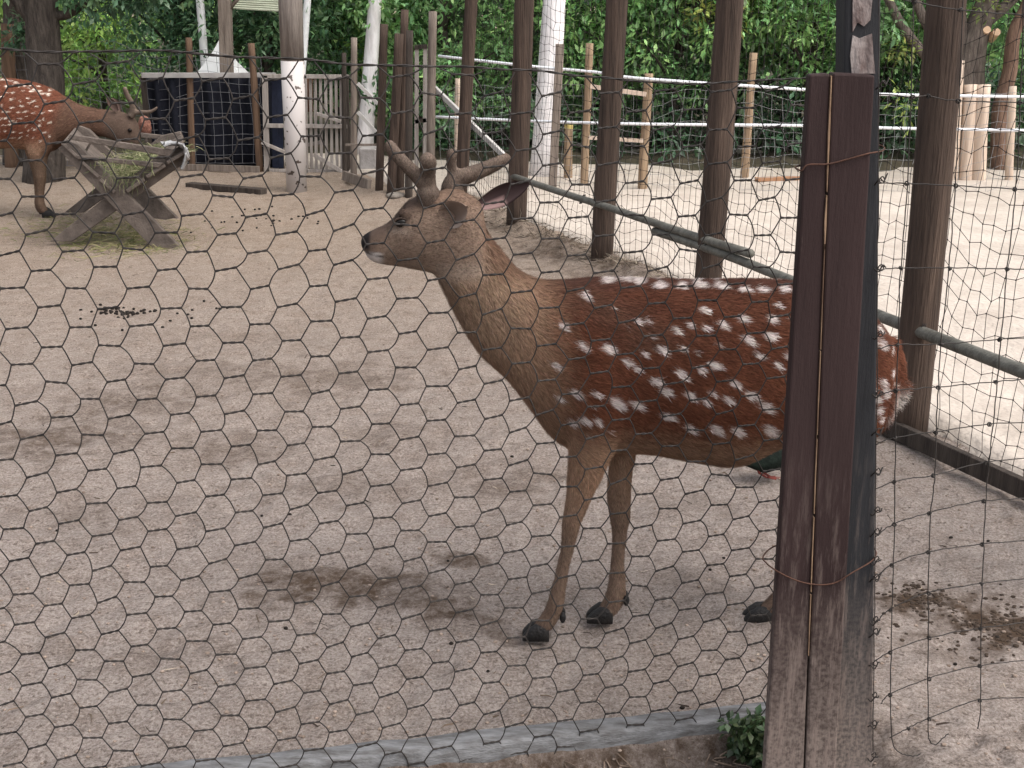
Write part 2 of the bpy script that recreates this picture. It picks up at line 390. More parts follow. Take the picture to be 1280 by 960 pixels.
def ear_mesh(base, tip, face, W, thick=0.004):
    base, tip, face = map(lambda q: np.asarray(q, float), (base, tip, face))
    d = tip - base; L = np.linalg.norm(d); d /= L; face = face - d * np.dot(face, d); face /= np.linalg.norm(face); sd_ = np.cross(d, face)
    nu_, nv_ = 14, 11; vs = []; inner = []
    for layer in (0, 1):
        for i in range(nu_):
            u = i / (nu_ - 1); wdt = W * (0.22 + 0.82 * math.sin(min(1, u * 1.25 + 0.12) * math.pi * 0.62)) * (1 - u ** 3.2) ** 0.8 + 0.002
            for j in range(nv_):
                t = (j / (nv_ - 1)) * 2 - 1; a = t * (1.45 - 0.75 * u)
                rr = wdt / max(0.5, (1.45 - 0.75 * u))
                p = base + d * (u * L) + sd_ * math.sin(a) * rr - face * (math.cos(a) - math.cos(1.45 - .75 * u)) * rr
                vs.append(p - face * (thick * (1 if layer == 0 else 0)) * (1 - abs(t) ** 4)); inner.append((layer, u, t))
    f = []
    N = nu_ * nv_
    for i in range(nu_ - 1):
        for j in range(nv_ - 1):
            q = (i * nv_ + j, i * nv_ + j + 1, (i + 1) * nv_ + j + 1, (i + 1) * nv_ + j)
            f.append(q); f.append(tuple(N + k for k in reversed(q)))
    for i in range(nu_ - 1):
        for j in (0, nv_ - 1):
            a, b_ = i * nv_ + j, (i + 1) * nv_ + j; f.append((a, b_, N + b_, N + a))
    return np.array(vs), f, inner
def hoof_mb(p_heel, p_toe, wid, hgt):
    """two-toed hoof: a pair of wedge claws side by side"""
    mb = MB(); d = p_toe - p_heel; d = d / np.linalg.norm(d); L = np.linalg.norm(p_toe - p_heel)
    for sgn in (-1, 1):
        o = p_heel + SIDE * sgn * wid * 0.5
        secs = []
        for t, hh, ww in ((0, .62, .7), (.2, .95, .95), (.5, .92, 1.0), (.78, .6, .85), (.93, .34, .6), (1.0, .16, .3)):
            c0 = o + d * L * t - SIDE * sgn * wid * 0.08 * t
            secs.append((c0 + np.array([0, 0, hgt * hh]), c0 + np.array([0, 0, -0.008]), wid * 0.52 * ww, SIDE))
        mb.loft(secs, k=12, power=2.6)
    return mb

def coat(parent, v, t, nn, flow_fn, len_fn, col_fn, count, width, rg):
    """short hairs lying along the body, each a narrow tapering blade"""
    a, b_, c_ = v[t[:, 0]], v[t[:, 1]], v[t[:, 2]]
    ar = np.linalg.norm(np.cross(b_ - a, c_ - a), axis=1); pr = ar / ar.sum()
    k = rg.choice(len(t), size=count, p=pr); r1 = np.sqrt(rg.random(count)); r2 = rg.random(count)
    w0, w1, w2 = 1 - r1, r1 * (1 - r2), r1 * r2
    P = a[k] * w0[:, None] + b_[k] * w1[:, None] + c_[k] * w2[:, None]
    N = nn[t[k, 0]] * w0[:, None] + nn[t[k, 1]] * w1[:, None] + nn[t[k, 2]] * w2[:, None]
    N /= np.linalg.norm(N, axis=1)[:, None] + 1e-9
    F = flow_fn(P) + rg.normal(0, 0.2, (count, 3)); F -= N * (F * N).sum(1)[:, None]; F /= np.linalg.norm(F, axis=1)[:, None] + 1e-9
    L = len_fn(P) * rg.uniform(0.65, 1.25, count); S_ = np.cross(N, F)
    wd = width * rg.uniform(0.6, 1.3, count)
    lift = rg.uniform(0.1, 0.32, count) * L
    keep = L > 0.002
    P, N, F, L, S_, wd, lift = [q[keep] for q in (P, N, F, L, S_, wd, lift)]
    p0 = P - N * 0.0015; p1 = P + F * (L * .55)[:, None] + N * (lift * .75)[:, None]; p2 = P + F * L[:, None] + N * (lift * 0.8)[:, None]
    h = (wd / 2)[:, None]
    vs = np.stack([p0 - S_ * h, p0 + S_ * h, p1 + S_ * h * .85, p1 - S_ * h * .85, p2], 1).reshape(-1, 3)
    nb = np.arange(len(P))[:, None] * 5
    tri = np.concatenate([nb + [0, 1, 2], nb + [0, 2, 3], nb + [3, 2, 4]])
    col = col_fn(P) * rg.uniform(0.55, 1.45, (len(P), 1)) * (1 + rg.normal(0, 0.03, (len(P), 3)))
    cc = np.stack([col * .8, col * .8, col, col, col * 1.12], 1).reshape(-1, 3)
    return link_np('coat_hair', vs, tri, FUR, parent, kind='stuff', col=np.clip(cc, 0, 1))

def lerp(a, b, t): return np.asarray(a) * (1 - t)[:, None] + np.asarray(b) * t[:, None]

RED, REDD = (0.118, 0.044, 0.025), (0.066, 0.025, 0.015)
TAN, TAND, PALE = (0.27, 0.165, 0.108), (0.165, 0.1, 0.068), (0.36, 0.25, 0.18)
GREYT = (0.225, 0.148, 0.1)

def spot_mask(Q, spots):
    """Q px coords; spots (u, v, ru, rv, ang, strength)"""
    out = np.zeros(len(Q))
    jit = np.stack([vnoise(Q[:, 0] * .35, Q[:, 1] * .35, 40), vnoise(Q[:, 0] * .35, Q[:, 1] * .35, 41)], 1) * 1.3
    for (u, v_, ru, rv, an, st) in spots:
        d = Q - (u, v_)
        near = (np.abs(d[:, 0]) < 3 * ru) & (np.abs(d[:, 1]) < 3 * ru)
        if not near.any(): continue
        dd = d[near] + jit[near]; x = dd[:, 0] * math.cos(an) + dd[:, 1] * math.sin(an); y = -dd[:, 0] * math.sin(an) + dd[:, 1] * math.cos(an)
        out[near] = np.maximum(out[near], st * sstep(1.25, 0.55, np.hypot(x / ru, y / rv)))
    return out

# ---- the near deer, standing side-on behind the hexagonal wire
DA = 2.905
def deer_near():
    base = np.array([V(720, 790, DA)[0], DA, 0.0])
    root = thing('spotted_deer', 'reddish brown white-spotted deer with velvet antlers standing beside the brown post', 'deer', base, 'spotted deer in the pen')
    rg = np.random.default_rng(11)
    P = lambda u, v, off=0.0: V(u, v, DA + off)
    body_px = [((455.5, 294), (457, 312), .021), ((460, 290), (458.5, 320), .03), ((469, 285.5), (468, 328), .037), ((480, 281), (481, 330.5), .041), ((491, 273), (494, 332), .047), ((500, 262), (507, 334), .056),
               ((512, 249), (521, 337), .065), ((533, 242), (534, 339), .07), ((560, 238), (543, 342), .068), ((586, 242), (549, 352), .064), ((602, 257), (554, 362), .06),
               ((608, 287), (563, 380), .06), ((625, 311), (576, 404), .066), ((646, 336), (600, 441), .078), ((674, 350), (634, 472), .098), ((706, 351), (664, 510), .118),
               ((742, 348), (694, 548), .13), ((785, 348), (742, 566), .136), ((832, 350), (800, 563), .146), ((882, 351), (868, 574), .156), ((932, 350), (918, 579), .158),
               ((982, 352), (968, 557), .154), ((1030, 360), (1014, 545), .146), ((1070, 378), (1058, 552), .13), ((1098, 402), (1088, 545), .1), ((1112, 424), (1106, 520), .06), ((1117, 446), (1115, 488), .022)]
    secs = [(P(*a), P(*b_), w_) for a, b_, w_ in body_px]
    T, B, W = fine_secs(secs, 4)
    mb = MB(); mb.loft([(T[i], B[i], W[i], SIDE) for i in range(len(T))], k=28, power=2.15)
    def leg(rows, off_top, off_bot, lat=0.85, k=14):
        ss = []; n_ = len(rows)
        for i, r_ in enumerate(rows):
            y_, xl, xr = r_[:3]; off = off_top + (off_bot - off_top) * (i / (n_ - 1))
            a_, b_ = P(xl, y_, off), P(xr, y_, off)
            ss.append((a_, b_, np.linalg.norm(a_ - b_) / 2 * (r_[3] if len(r_) > 3 else lat)))
        T_, B_, W_ = fine_secs(ss, 3)
        mb.loft([(T_[i], B_[i], W_[i], SIDE) for i in range(len(T_))], k=k)
    leg([(430, 688, 790, .5), (480, 694, 802, .55), (520, 703, 795, .6), (548, 710, 776, .7), (562, 711, 767, .8), (598, 709, 751), (630, 706, 737), (648, 703, 729, .95), (662, 702, 724, 1.0), (684, 700.5, 718.5, .9), (705, 696, 713), (723, 692, 710), (742, 687, 707, .95), (756, 683, 705, 1.0), (766, 678, 702), (776, 671, 697), (786, 664, 690)], -.085, -.045)
    leg([(450, 720, 800, .4), (500, 735, 812, .5), (540, 756, 804, .7), (560, 762, 796, .9), (590, 760, 791), (614, 758, 789), (636, 760, 788.5, 1), (648, 762, 788, 1), (662, 764, 785), (680, 764.5, 783), (702, 763, 781), (722, 761, 782), (739, 758, 782.5, 1), (750, 754, 781), (758, 749, 777), (768, 742, 769)], .085, .05)
    # hind legs (mostly behind the post): thigh, stifle, hock, cannon, pastern
    leg([(420, 1000, 1112, .55), (470, 985, 1116, .6), (520, 980, 1104, .6), (555, 985, 1086, .6), (590, 1003, 1076, .65), (625, 1032, 1076, .7), (652, 1050, 1079, .8), (668, 1051, 1075), (690, 1046, 1066), (715, 1040, 1059), (738, 1032, 1055, 1), (752, 1024, 1050), (766, 1014, 1042), (780, 1006, 1034)], -.085, -.055)
    leg([(430, 990, 1105, .5), (480, 982, 1105, .6), (530, 985, 1085, .6), (570, 996, 1066, .65), (605, 1014, 1060, .7), (638, 1026, 1058, .8), (655, 1022, 1048), (680, 1008, 1029), (706, 992, 1012), (728, 978, 1000, 1), (742, 966, 991), (753, 955, 981), (764, 945, 971)], .085, .05)
    # shoulder blade, elbow and haunch fullness; cheek; brow ridge; muzzle; tail
    for (u, v_, off, r_, sq) in [(745, 470, -.085, .085, (.9, .55, 1.35)), (745, 470, .085, .085, (.9, .55, 1.35)), (1045, 455, -.1, .1, (1, .55, 1.1)), (1045, 455, .1, .1, (1, .55, 1.1)),
                                 (530, 300, -.03, .05, (1, .7, .9)), (530, 300, .03, .05, (1, .7, .9)), (505, 266, -.045, .016, (1.2, .8, .7)), (505, 266, .045, .016, (1.2, .8, .7)),
                                 (537, 250, -.032, .026, (1, 1, 1)), (566, 241, .032, .026, (1, 1, 1)), (463, 303, 0, .026, (1, 1.05, 1)), (474, 320, 0, .016, (1.6, 1, .7))]:
        mb.ball(P(u, v_, off), r_, nu=14, nv=10, sq=sq)
    mb.tube(cat_curve([P(1106, 425), P(1114, 450), P(1113, 480), P(1108, 505)], 4), [.03, .03, .03, .03, .032, .033, .034, .035, .034, .032, .028, .022, .01], k=10)
    v, t, nn = remeshed(mb, 0.0072, 10, 0.5)
    spots_c = [(222, 108, 17), (147, 187, 17), (207, 243, 19), (125, 302, 20), (290, 252, 24), (190, 385, 22), (250, 385, 16), (140, 405, 15), (315, 415, 30), (215, 468, 22), (257, 470, 18), (180, 482, 18), (228, 520, 10), (295, 505, 10),
               (380, 172, 15), (410, 172, 13), (310, 138, 8), (455, 250, 22), (397, 262, 14), (348, 288, 17), (375, 310, 16), (430, 342, 22), (460, 375, 22), (375, 420, 25), (470, 452, 24), (498, 195, 18), (540, 180, 14), (588, 142, 17),
               (590, 188, 13), (640, 178, 20), (510, 320, 24), (567, 305, 17), (612, 292, 22), (620, 230, 9), (515, 245, 14), (555, 255, 11), (537, 385, 22), (585, 402, 19), (602, 375, 15), (650, 392, 21), (670, 345, 21), (715, 218, 22), (745, 262, 16),
               (703, 162, 18), (795, 162, 19), (815, 128, 13), (783, 210, 22), (845, 270, 23), (800, 290, 18), (720, 382, 24), (765, 420, 27), (540, 492, 23), (617, 492, 25), (683, 498, 23), (785, 500, 30), (860, 165, 13), (880, 130, 13), (885, 210, 16), (880, 325, 18), (845, 395, 20), (860, 470, 26), (350, 188, 8), (240, 420, 10), (420, 215, 9), (860, 355, 12)]
    spots_c += [(295, 72, 18), (350, 70, 22), (392, 76, 15), (455, 85, 18), (525, 88, 17), (585, 86, 19), (650, 88, 18), (720, 95, 18), (780, 92, 17), (850, 92, 17), (900, 98, 16)]
    spots = []
    for (x, y, r_) in spots_c:
        top = y < 100
        spots.append((640 + x / 2.56, 320 + y / 2.56, r_ / 2.56 * (1.02 if not top else 1.3), r_ / 2.56 * (0.55 if not top else .36), R(30) + rg.normal(0, .18) if not top else 0.05, 0.45 if r_ < 12 else 0.95))
    for i in range(34):
        spots.append((rg.uniform(1000, 1108), rg.uniform(375, 520), rg.uniform(5, 8), rg.uniform(4, 5.5), R(30), .9))
    spots += [(1100, 449, 7, 5, .6, .9), (1103, 468, 5, 4, .4, .8)]
    def to_px(Q):                                             # side-view coordinates on the deer's middle plane
        Q = Q.copy(); Q[:, 1] = DA; return unproj(Q)
    def colour(Q):
        q = to_px(Q); u, v_ = q[:, 0], q[:, 1]
        nz = 0.5 + 0.5 * vnoise(u * .06, v_ * .06, 50); fz = vnoise(u * .25, v_ * .5, 51)
        c_ = lerp(REDD, RED, np.clip(nz * .6 + sstep(360, 470, v_) * .5, 0, 1))
        flank = sstep(490, 548, v_ + 10 * fz - 0.05 * (u - 800)); c_ = lerp(np.array([RED]), TAN, flank) * flank[:, None] + c_ * (1 - flank)[:, None]
        breast = sstep(735, 655, u + (v_ - 440) * -.12 + 12 * fz) ; c_ = lerp(np.array([[0, 0, 0]]), TAN, np.ones(len(u))) * breast[:, None] * .92 + c_ * (1 - breast)[:, None]
        # neck: grey-tan with a russet nape
        nape = np.exp(-((u - np.interp(v_, [240, 290, 311, 336, 350, 400], [600, 612, 630, 655, 700, 800])) / 40.0) ** 2) * (v_ < 420) * (v_ > 240)
        neck = sstep(690, 625, u) * sstep(470, 380, v_); c_ = c_ * (1 - neck)[:, None] + np.array(GREYT) * neck[:, None]
        c_ = c_ * (1 - .75 * nape)[:, None] + np.array((0.085, 0.042, 0.028)) * (.75 * nape)[:, None]
        # head
        hd = sstep(612, 596, u) * sstep(356, 338, v_ + (540 - u) * -.1); c_ = c_ * (1 - hd)[:, None] + np.array((0.2, 0.14, 0.105)) * hd[:, None]
        crown = hd * sstep(268, 250, v_) * (u > 520); c_ = c_ * (1 - .6 * crown)[:, None] + np.array((0.13, 0.08, 0.056)) * (.6 * crown)[:, None]
        muz = sstep(505, 480, u + (v_ - 290) * .9) * (v_ < 322); c_ = c_ * (1 - .7 * muz)[:, None] + np.array((0.085, 0.056, 0.042)) * (.7 * muz)[:, None]
        brg = hd * np.exp(-((v_ - np.interp(u, [458, 470, 480, 491, 501, 513, 533], [296, 288, 283, 275, 264, 251, 244])) / 9.0) ** 2) * (u < 540); c_ = c_ * (1 - .7 * brg)[:, None] + np.array((0.075, 0.052, 0.042)) * (.7 * brg)[:, None]
        nose = sstep(468, 461, u) * sstep(312, 308, v_); c_ = c_ * (1 - nose)[:, None] + np.array((0.012, 0.01, 0.01)) * nose[:, None]
        chin = sstep(484, 474, u) * sstep(311, 314, v_) * (1 - nose); c_ = c_ * (1 - .85 * chin)[:, None] + np.array((0.58, 0.53, 0.5)) * (.85 * chin)[:, None]
        mouth = np.exp(-((v_ - (312.5 + (u - 458) * .23)) / 1.5) ** 2) * (u < 484); c_ = c_ * (1 - .85 * mouth)[:, None] + np.array((0.025, 0.018, 0.016)) * (.85 * mouth)[:, None]
        jaw = hd * sstep(318, 331, v_) * (u > 480); c_ = c_ * (1 - .5 * jaw)[:, None] + np.array((0.36, 0.28, 0.22)) * (.5 * jaw)[:, None]
        eyer = np.exp(-(((u - 503) / 10) ** 2 + ((v_ - 272) / 6.0) ** 2) ** 2); c_ = c_ * (1 - .85 * eyer)[:, None] + np.array((0.03, 0.022, 0.018)) * (.85 * eyer)[:, None]
        under = np.exp(-(((u - 503) / 13) ** 2 + ((v_ - 285) / 4.0) ** 2)); c_ = c_ * (1 - .55 * under)[:, None] + np.array((0.38, 0.3, 0.24)) * (.55 * under)[:, None]
        # legs
        lg = sstep(552, 590, v_); lc = lerp(TAN, (0.155, 0.104, 0.076), sstep(560, 680, v_)); c_ = c_ * (1 - lg)[:, None] + lc * lg[:, None]
        low = sstep(742, 776, v_); c_ = c_ * (1 - .4 * low)[:, None] + np.array((0.1, 0.066, 0.05)) * (.4 * low)[:, None]
        inner = lg * (np.abs(Q[:, 1] - DA) < 0.05) * sstep(640, 560, v_); c_ = c_ * (1 - .5 * inner)[:, None] + np.array(PALE) * (.5 * inner)[:, None]
        belly = sstep(560, 582, v_) * (u > 800) * (u < 1000) * (v_ < 600); c_ = c_ * (1 - .6 * belly)[:, None] + np.array((0.4, 0.3, 0.23)) * (.6 * belly)[:, None]
        rump = sstep(1098, 1112, u) * sstep(470, 500, v_); c_ = c_ * (1 - .85 * rump)[:, None] + np.array((0.7, 0.66, 0.62)) * (.85 * rump)[:, None]
        dors = sstep(360, 352, v_ - sstep(1000, 1110, u) * 55) * (u > 700); c_ = c_ * (1 - .45 * dors)[:, None] + np.array((0.06, 0.03, 0.024)) * (.45 * dors)[:, None]
        sp_ = spot_mask(q, spots); c_ = c_ * (1 - sp_)[:, None] + np.array((0.55, 0.48, 0.45)) * sp_[:, None]
        return c_ * (1 + .12 * fz)[:, None]
    def flow(Q):
        q = to_px(Q); u, v_ = q[:, 0], q[:, 1]
        f = np.tile(np.array([1.0, 0, -.42]), (len(Q), 1))
        nk = (sstep(700, 640, u) * sstep(560, 480, v_))[:, None]; f = f * (1 - nk) + np.array([.55, 0, -.85]) * nk
        hd = (sstep(610, 590, u) * sstep(350, 330, v_))[:, None]; f = f * (1 - hd) + np.array([1, 0, .05]) * hd
        lg = sstep(540, 590, v_)[:, None]; f = f * (1 - lg) + np.array([0.1, 0, -1]) * lg
        by = (sstep(545, 570, v_) * (u > 810) * (u < 980))[:, None]; f = f * (1 - by) + np.array([1, 0, -.15]) * by
        f[:, 1] += 0.15 * vnoise(u * .04, v_ * .04, 60); f[:, 2] += 0.35 * vnoise(u * .05, v_ * .05, 61)
        return f
    def length(Q):
        q = to_px(Q); u, v_ = q[:, 0], q[:, 1]
        L = np.full(len(Q), 0.02)
        L = np.where((u < 690) & (v_ > 310) & (v_ < 520), 0.022, L); hd = (u < 606) & (v_ < 345); L = np.where(hd, 0.009, L)
        L = np.where(u < 482, 0.005, L); L = np.where((v_ > 590), 0.011, L); L = np.where((u > 1096) & (v_ > 470) & (v_ < 540), 0.045, L)
        L = np.where(((u - 503) ** 2 / 60 + (v_ - 273) ** 2 / 25) < 1, 0.0, L); L = np.where((u < 466) & (v_ < 311), 0.0, L)
        return L
    col = colour(v)
    # ears join the same skin
    E1 = ear_mesh(P(548, 277, -.047), P(583, 259, -.118), (-.3, -.9, -.05), .042)
    E2 = ear_mesh(P(598, 258, .05), P(662, 229, .085), (-.1, -.8, -.35), .037)
    off = len(v); vv = [v]; tt = [t]; cc = [col]
    for k, (ev, ef, inn) in enumerate((E1, E2)):
        ft = []
        for q in ef: ft += [(q[0], q[1], q[2]), (q[0], q[2], q[3])]
        c_ = []
        for lay, u_, t_ in inn:
            if lay == 1: c_.append(np.array((0.2, 0.145, 0.115)) * (.35 + .65 * min(1, u_ * 1.6)) * (1 - abs(t_) ** 3) + np.array((0.42, 0.34, 0.29)) * abs(t_) ** 3 if k == 0 else np.array((0.075, 0.05, 0.05)) * (1 - .5 * u_) + (np.array((.2, .13, .12)) if t_ > .3 and u_ < .5 else 0))
            else: c_.append(np.array((0.15, 0.105, 0.08)))
        vv.append(ev); tt.append(np.array(ft) + off); cc.append(np.array(c_)); off += len(ev)
    link_np('body', np.concatenate(vv), np.concatenate(tt), FUR, root, col=np.concatenate(cc), smooth=True)
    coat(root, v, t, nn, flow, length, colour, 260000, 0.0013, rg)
    bvh = BVHTree.FromPolygons(v.tolist(), t.tolist())
    def surf(u, v_, far=False):
        q = P(u, v_); o_ = Vector((q[0], DA - 1 if not far else DA + 1, q[2])); h_ = bvh.ray_cast(o_, Vector((0, 1 if not far else -1, 0)))
        return np.array(h_[0])
    for far in (False, True):
        e = MB(); c0 = surf(504, 274, far); s_ = 1 if far else -1
        e.ball(c0 - SIDE * s_ * .004, .0145, nu=16, nv=12, sq=(1.2, .9, .85)); e.build('eye', EYE, root, smooth=True)
        ld = MB(); ang = np.linspace(R(200), R(-20), 10)
        ld.tube([c0 + np.array([.0175 * math.cos(a), s_ * .004, .0115 * math.sin(a)]) for a in ang], .0028, k=6); o_ = ld.build('eyelid', mat('eyelid_skin', (0.07, 0.048, 0.038), (0.04, 0.028, 0.022), scale=60, bump=.3), root, smooth=True)
    # velvet antlers: each one beam with a forward tine and a back tine
    def antler(off, paths):
        a = MB()
        for path in paths:
            pts = cat_curve([P(u, v_, off + o_) for u, v_, r_, o_ in path], 5); rr = cat_curve([[r_ * 1.12 * mpp(u, v_, DA), 0, 0] for u, v_, r_, o_ in path], 5)[:, 0]
            a.tube(pts, rr, k=12)
            a.ball(pts[-1], rr[-1] * 1.0, nu=12, nv=8); a.ball(pts[0], rr[0], nu=12, nv=8)
        va, ta, na = remeshed(a, 0.0035, 5, .5)
        o_ = link_np('antler', va, ta, VELVET, root, smooth=True)
        coat(o_, va, ta, na, lambda Q: np.tile(np.array([0.0, 0, 1.0]), (len(Q), 1)), lambda Q: np.full(len(Q), .006), lambda Q: np.array((0.15, 0.112, 0.09)) * (.75 + .5 * sstep(-1, 1, vnoise(Q[:, 0] * 60, Q[:, 2] * 60, 140)))[:, None], 7000, .0014, rg)
    antler(-.033, [[(536, 250, 12, 0), (535, 242, 13, 0), (534, 233, 10.5, 0), (535, 218, 8.5, -.01), (535, 206, 9, -.025), (535, 202, 9.5, -.03)],
                   [(534, 236, 8.5, 0), (524, 223, 8.2, -.005), (510, 209, 7.4, -.005), (494, 192, 7.2, 0), (488, 184, 7, 0)]])
    antler(.036, [[(564, 245, 12, 0), (566, 236, 13.5, 0), (570, 226, 11.5, 0), (583, 220, 9.5, 0), (600, 214, 8.6, .01), (618, 206, 7.8, .02), (632, 199, 6.2, .03)],
                  [(571, 228, 8.5, 0), (566, 214, 6.5, 0), (564, 203, 5.6, -.005), (565, 193, 6.2, -.01)]])
    # hooves
    for (h0, h1, off, wd, hh) in [((686, 797), (653, 795), -.045, .03, .045), ((765, 779), (733, 777), .05, .03, .045), ((962, 773), (929, 770), .05, .03, .045), ((1030, 790), (996, 788), -.055, .03, .045)]:
        a_ = V(*h0, DA + off); b_ = V(*h1, DA + off); a_[2] = b_[2] = -.004
        hoof_mb(a_, b_, wd, hh).build('hoof', HOOF, root, smooth=True)
        dc = MB()
        for sgn in (-1, 1): dc.ball(a_ + np.array([.036, sgn * .014, .062]), .011, sq=(.8, .7, 1.5))
        dc.build('dewclaw', HOOF, root, smooth=True)
deer_near()

# ---- the feeding deer by the hay rack
DB = float(G(60, 268)[1])
def deer_far():
    base = np.array([V(52, 268, DB)[0], DB, 0.0])
    root = thing('spotted_deer', 'spotted deer with lowered head eating hay from the rack', 'deer', base, 'spotted deer in the pen')
    rg = np.random.default_rng(12)
    P = lambda u, v, off=0.0: V(u, v, DB + off)
    px = [((175, 180), (169, 184), .022), ((176, 173), (163, 183), .034), ((174.5, 163), (154, 181), .05), ((171, 151), (145, 177), .062), ((161, 143), (136, 173), .066), ((146, 138), (124, 170), .07), ((122, 136), (109, 168), .076),
          ((101, 131), (93, 173), .09), ((81, 121), (76, 184), .12), ((63, 110), (58, 191), .145), ((40, 102), (38, 188), .155), ((15, 98), (15, 185), .165), ((-15, 97), (-15, 187), .17), ((-45, 98), (-45, 186), .165), ((-68, 104), (-66, 180), .15), ((-86, 114), (-84, 172), .11), ((-95, 128), (-94, 158), .04)]
    T, B, W = fine_secs([(P(*a), P(*b_), w_) for a, b_, w_ in px], 4)
    mb = MB(); mb.loft([(T[i], B[i], W[i], SIDE) for i in range(len(T))], k=24, power=2.15)
    def leg(rows, o0, o1, du=0, lat=.85):
        ss = []
        for i, r_ in enumerate(rows):
            off = o0 + (o1 - o0) * i / (len(rows) - 1); a_, b_ = P(r_[1] + du, r_[0], off), P(r_[2] + du, r_[0], off)
            ss.append((a_, b_, np.linalg.norm(a_ - b_) / 2 * (r_[3] if len(r_) > 3 else lat)))
        T_, B_, W_ = fine_secs(ss, 3); mb.loft([(T_[i], B_[i], W_[i], SIDE) for i in range(len(T_))], k=12)
    fr = [(140, 25, 72, .5), (170, 30, 72, .55), (186, 34, 66, .7), (196, 37, 60), (212, 42, 58), (222, 44.5, 58, 1), (232, 45.5, 57), (245, 46, 55.5), (255, 46, 56.5, 1), (262, 48, 60), (267, 52, 64)]
    leg(fr, -.09, -.07); leg(fr, .09, .09, -3)
    hd_ = [(130, -90, -30, .5), (165, -88, -30, .55), (185, -84, -44, .6), (205, -84, -62, .7), (222, -88, -72, .8), (232, -86, -74), (246, -83, -74), (256, -82, -71, 1), (266, -77, -65)]
    leg(hd_, -.09, -.08); leg(hd_, .09, .08, 9)
    for u, v_, o_ in ((163, 161, -.05), (163, 161, .05)): mb.ball(P(u, v_, o_), .02, sq=(1.1, .8, 1))
    mb.tube(cat_curve([P(-92, 125), P(-99, 140), P(-99, 156)], 4), [.03] * 9, k=8)
    v, t, nn = remeshed(mb, 0.013, 6, .5)
    spots = []
    for r_ in range(9):
        for k in range(19):
            spots.append((-92 + k * 9.6 + rg.normal(0, 1.6) + (r_ % 2) * 3.5, 106 + r_ * 8 + rg.normal(0, 1.3), 2.2 * rg.uniform(.7, 1.2), 1.05 * rg.uniform(.7, 1.2), rg.normal(-.05, .15), .85))
    spots = [s_ for s_ in spots if s_[0] < 72 - max(0, 130 - s_[1]) * .35 and s_[1] < 178]
    spots += [(-90 + k * 6, 99.5 + max(0, k * 6 - 105) * .35, 2.4, .9, .1, .8) for k in range(27)]
    def to_px(Q):
        Q = Q.copy(); Q[:, 1] = DB; return unproj(Q)
    def colour(Q):
        q = to_px(Q); u, v_ = q[:, 0], q[:, 1]; fz = vnoise(u * .5, v_ * .9, 71)
        c_ = np.tile(np.array((0.135, 0.05, 0.03)), (len(u), 1))
        fl = sstep(166, 186, v_ + 2 * fz)[:, None]; c_ = c_ * (1 - fl) + np.array(TAN) * fl
        nk = (sstep(64, 84, u + (v_ - 150) * .3))[:, None]; c_ = c_ * (1 - nk) + np.array((0.11, 0.062, 0.043)) * nk
        hd = sstep(128, 142, u)[:, None]; c_ = c_ * (1 - hd) + np.array((0.1, 0.068, 0.052)) * hd
        lg = sstep(186, 200, v_)[:, None] * (u < 75)[:, None]; c_ = c_ * (1 - lg) + np.array((0.13, 0.086, 0.06)) * lg
        low = (sstep(250, 264, v_))[:, None]; c_ = c_ * (1 - .5 * low) + np.array((0.08, 0.05, 0.04)) * .5 * low
        s_ = spot_mask(q, spots)[:, None]; c_ = c_ * (1 - s_) + np.array((0.66, 0.57, 0.48)) * s_
        return c_ * (1 + .1 * fz)[:, None]
    def flow(Q):
        q = to_px(Q); lg = sstep(185, 200, q[:, 1])[:, None]; f = np.array([-1.0, 0, -.35]) * (1 - lg) + np.array([0, 0, -1.0]) * lg
        return np.broadcast_to(f, (len(Q), 3)).copy()
    E = ear_mesh(P(147, 139, -.05), P(133, 121, -.09), (.2, -.9, .3), .036)
    ft = []
    for q in E[1]: ft += [(q[0], q[1], q[2]), (q[0], q[2], q[3])]
    E2 = ear_mesh(P(150, 138, .05), P(140, 122, .12), (.2, -.9, .3), .036)
    ce = np.array([(0.09, 0.06, 0.05) if lay else (0.15, 0.09, 0.065) for lay, a_, b_ in E[2]])
    link_np('body', np.concatenate([v, E[0], E2[0]]), np.concatenate([t, np.array(ft) + len(v), np.array(ft) + len(v) + len(E[0])]), FUR, root, col=np.concatenate([colour(v), ce, ce]), smooth=True)
    coat(root, v, t, nn, flow, lambda Q: np.where(to_px(Q)[:, 0] > 130, .008, np.where(to_px(Q)[:, 1] > 195, .01, .02)), colour, 45000, 0.004, rg)
    bvh = BVHTree.FromPolygons(v.tolist(), t.tolist())
    for s_ in (-1, 1):
        q = P(165, 162); h_ = bvh.ray_cast(Vector((q[0], DB + s_, q[2])), Vector((0, -s_, 0)))[0]
        if h_ is None: continue
        e = MB(); e.ball(np.array(h_), .017, nu=12, nv=8, sq=(1, .6, .9)); e.build('eye', EYE, root, smooth=True)
    def antler(off, sgn):
        a = MB()
        for path in ([(163, 146, 4.6, 0), (166, 140, 4.6, 0), (165, 130, 3.6, .02), (159, 119, 3.4, .05), (156, 111, 2.8, .07)], [(166, 141, 3.6, 0), (175, 140, 2.9, .01), (186, 140, 2.4, .02), (193, 137, 1.9, .02), (196, 134.5, 1.5, .02)]):
            pts = cat_curve([P(u, v_, off + sgn * o_) for u, v_, r_, o_ in path], 5); rr = cat_curve([[r_ * mpp(u, v_, DB), 0, 0] for u, v_, r_, o_ in path], 5)[:, 0]
            a.tube(pts, rr, k=10); a.ball(pts[-1], rr[-1], nu=10, nv=6)
        va, ta, na = remeshed(a, .006, 4, .5); link_np('antler', va, ta, VELVET, root, smooth=True)
    antler(-.035, -1); antler(.05, 1)
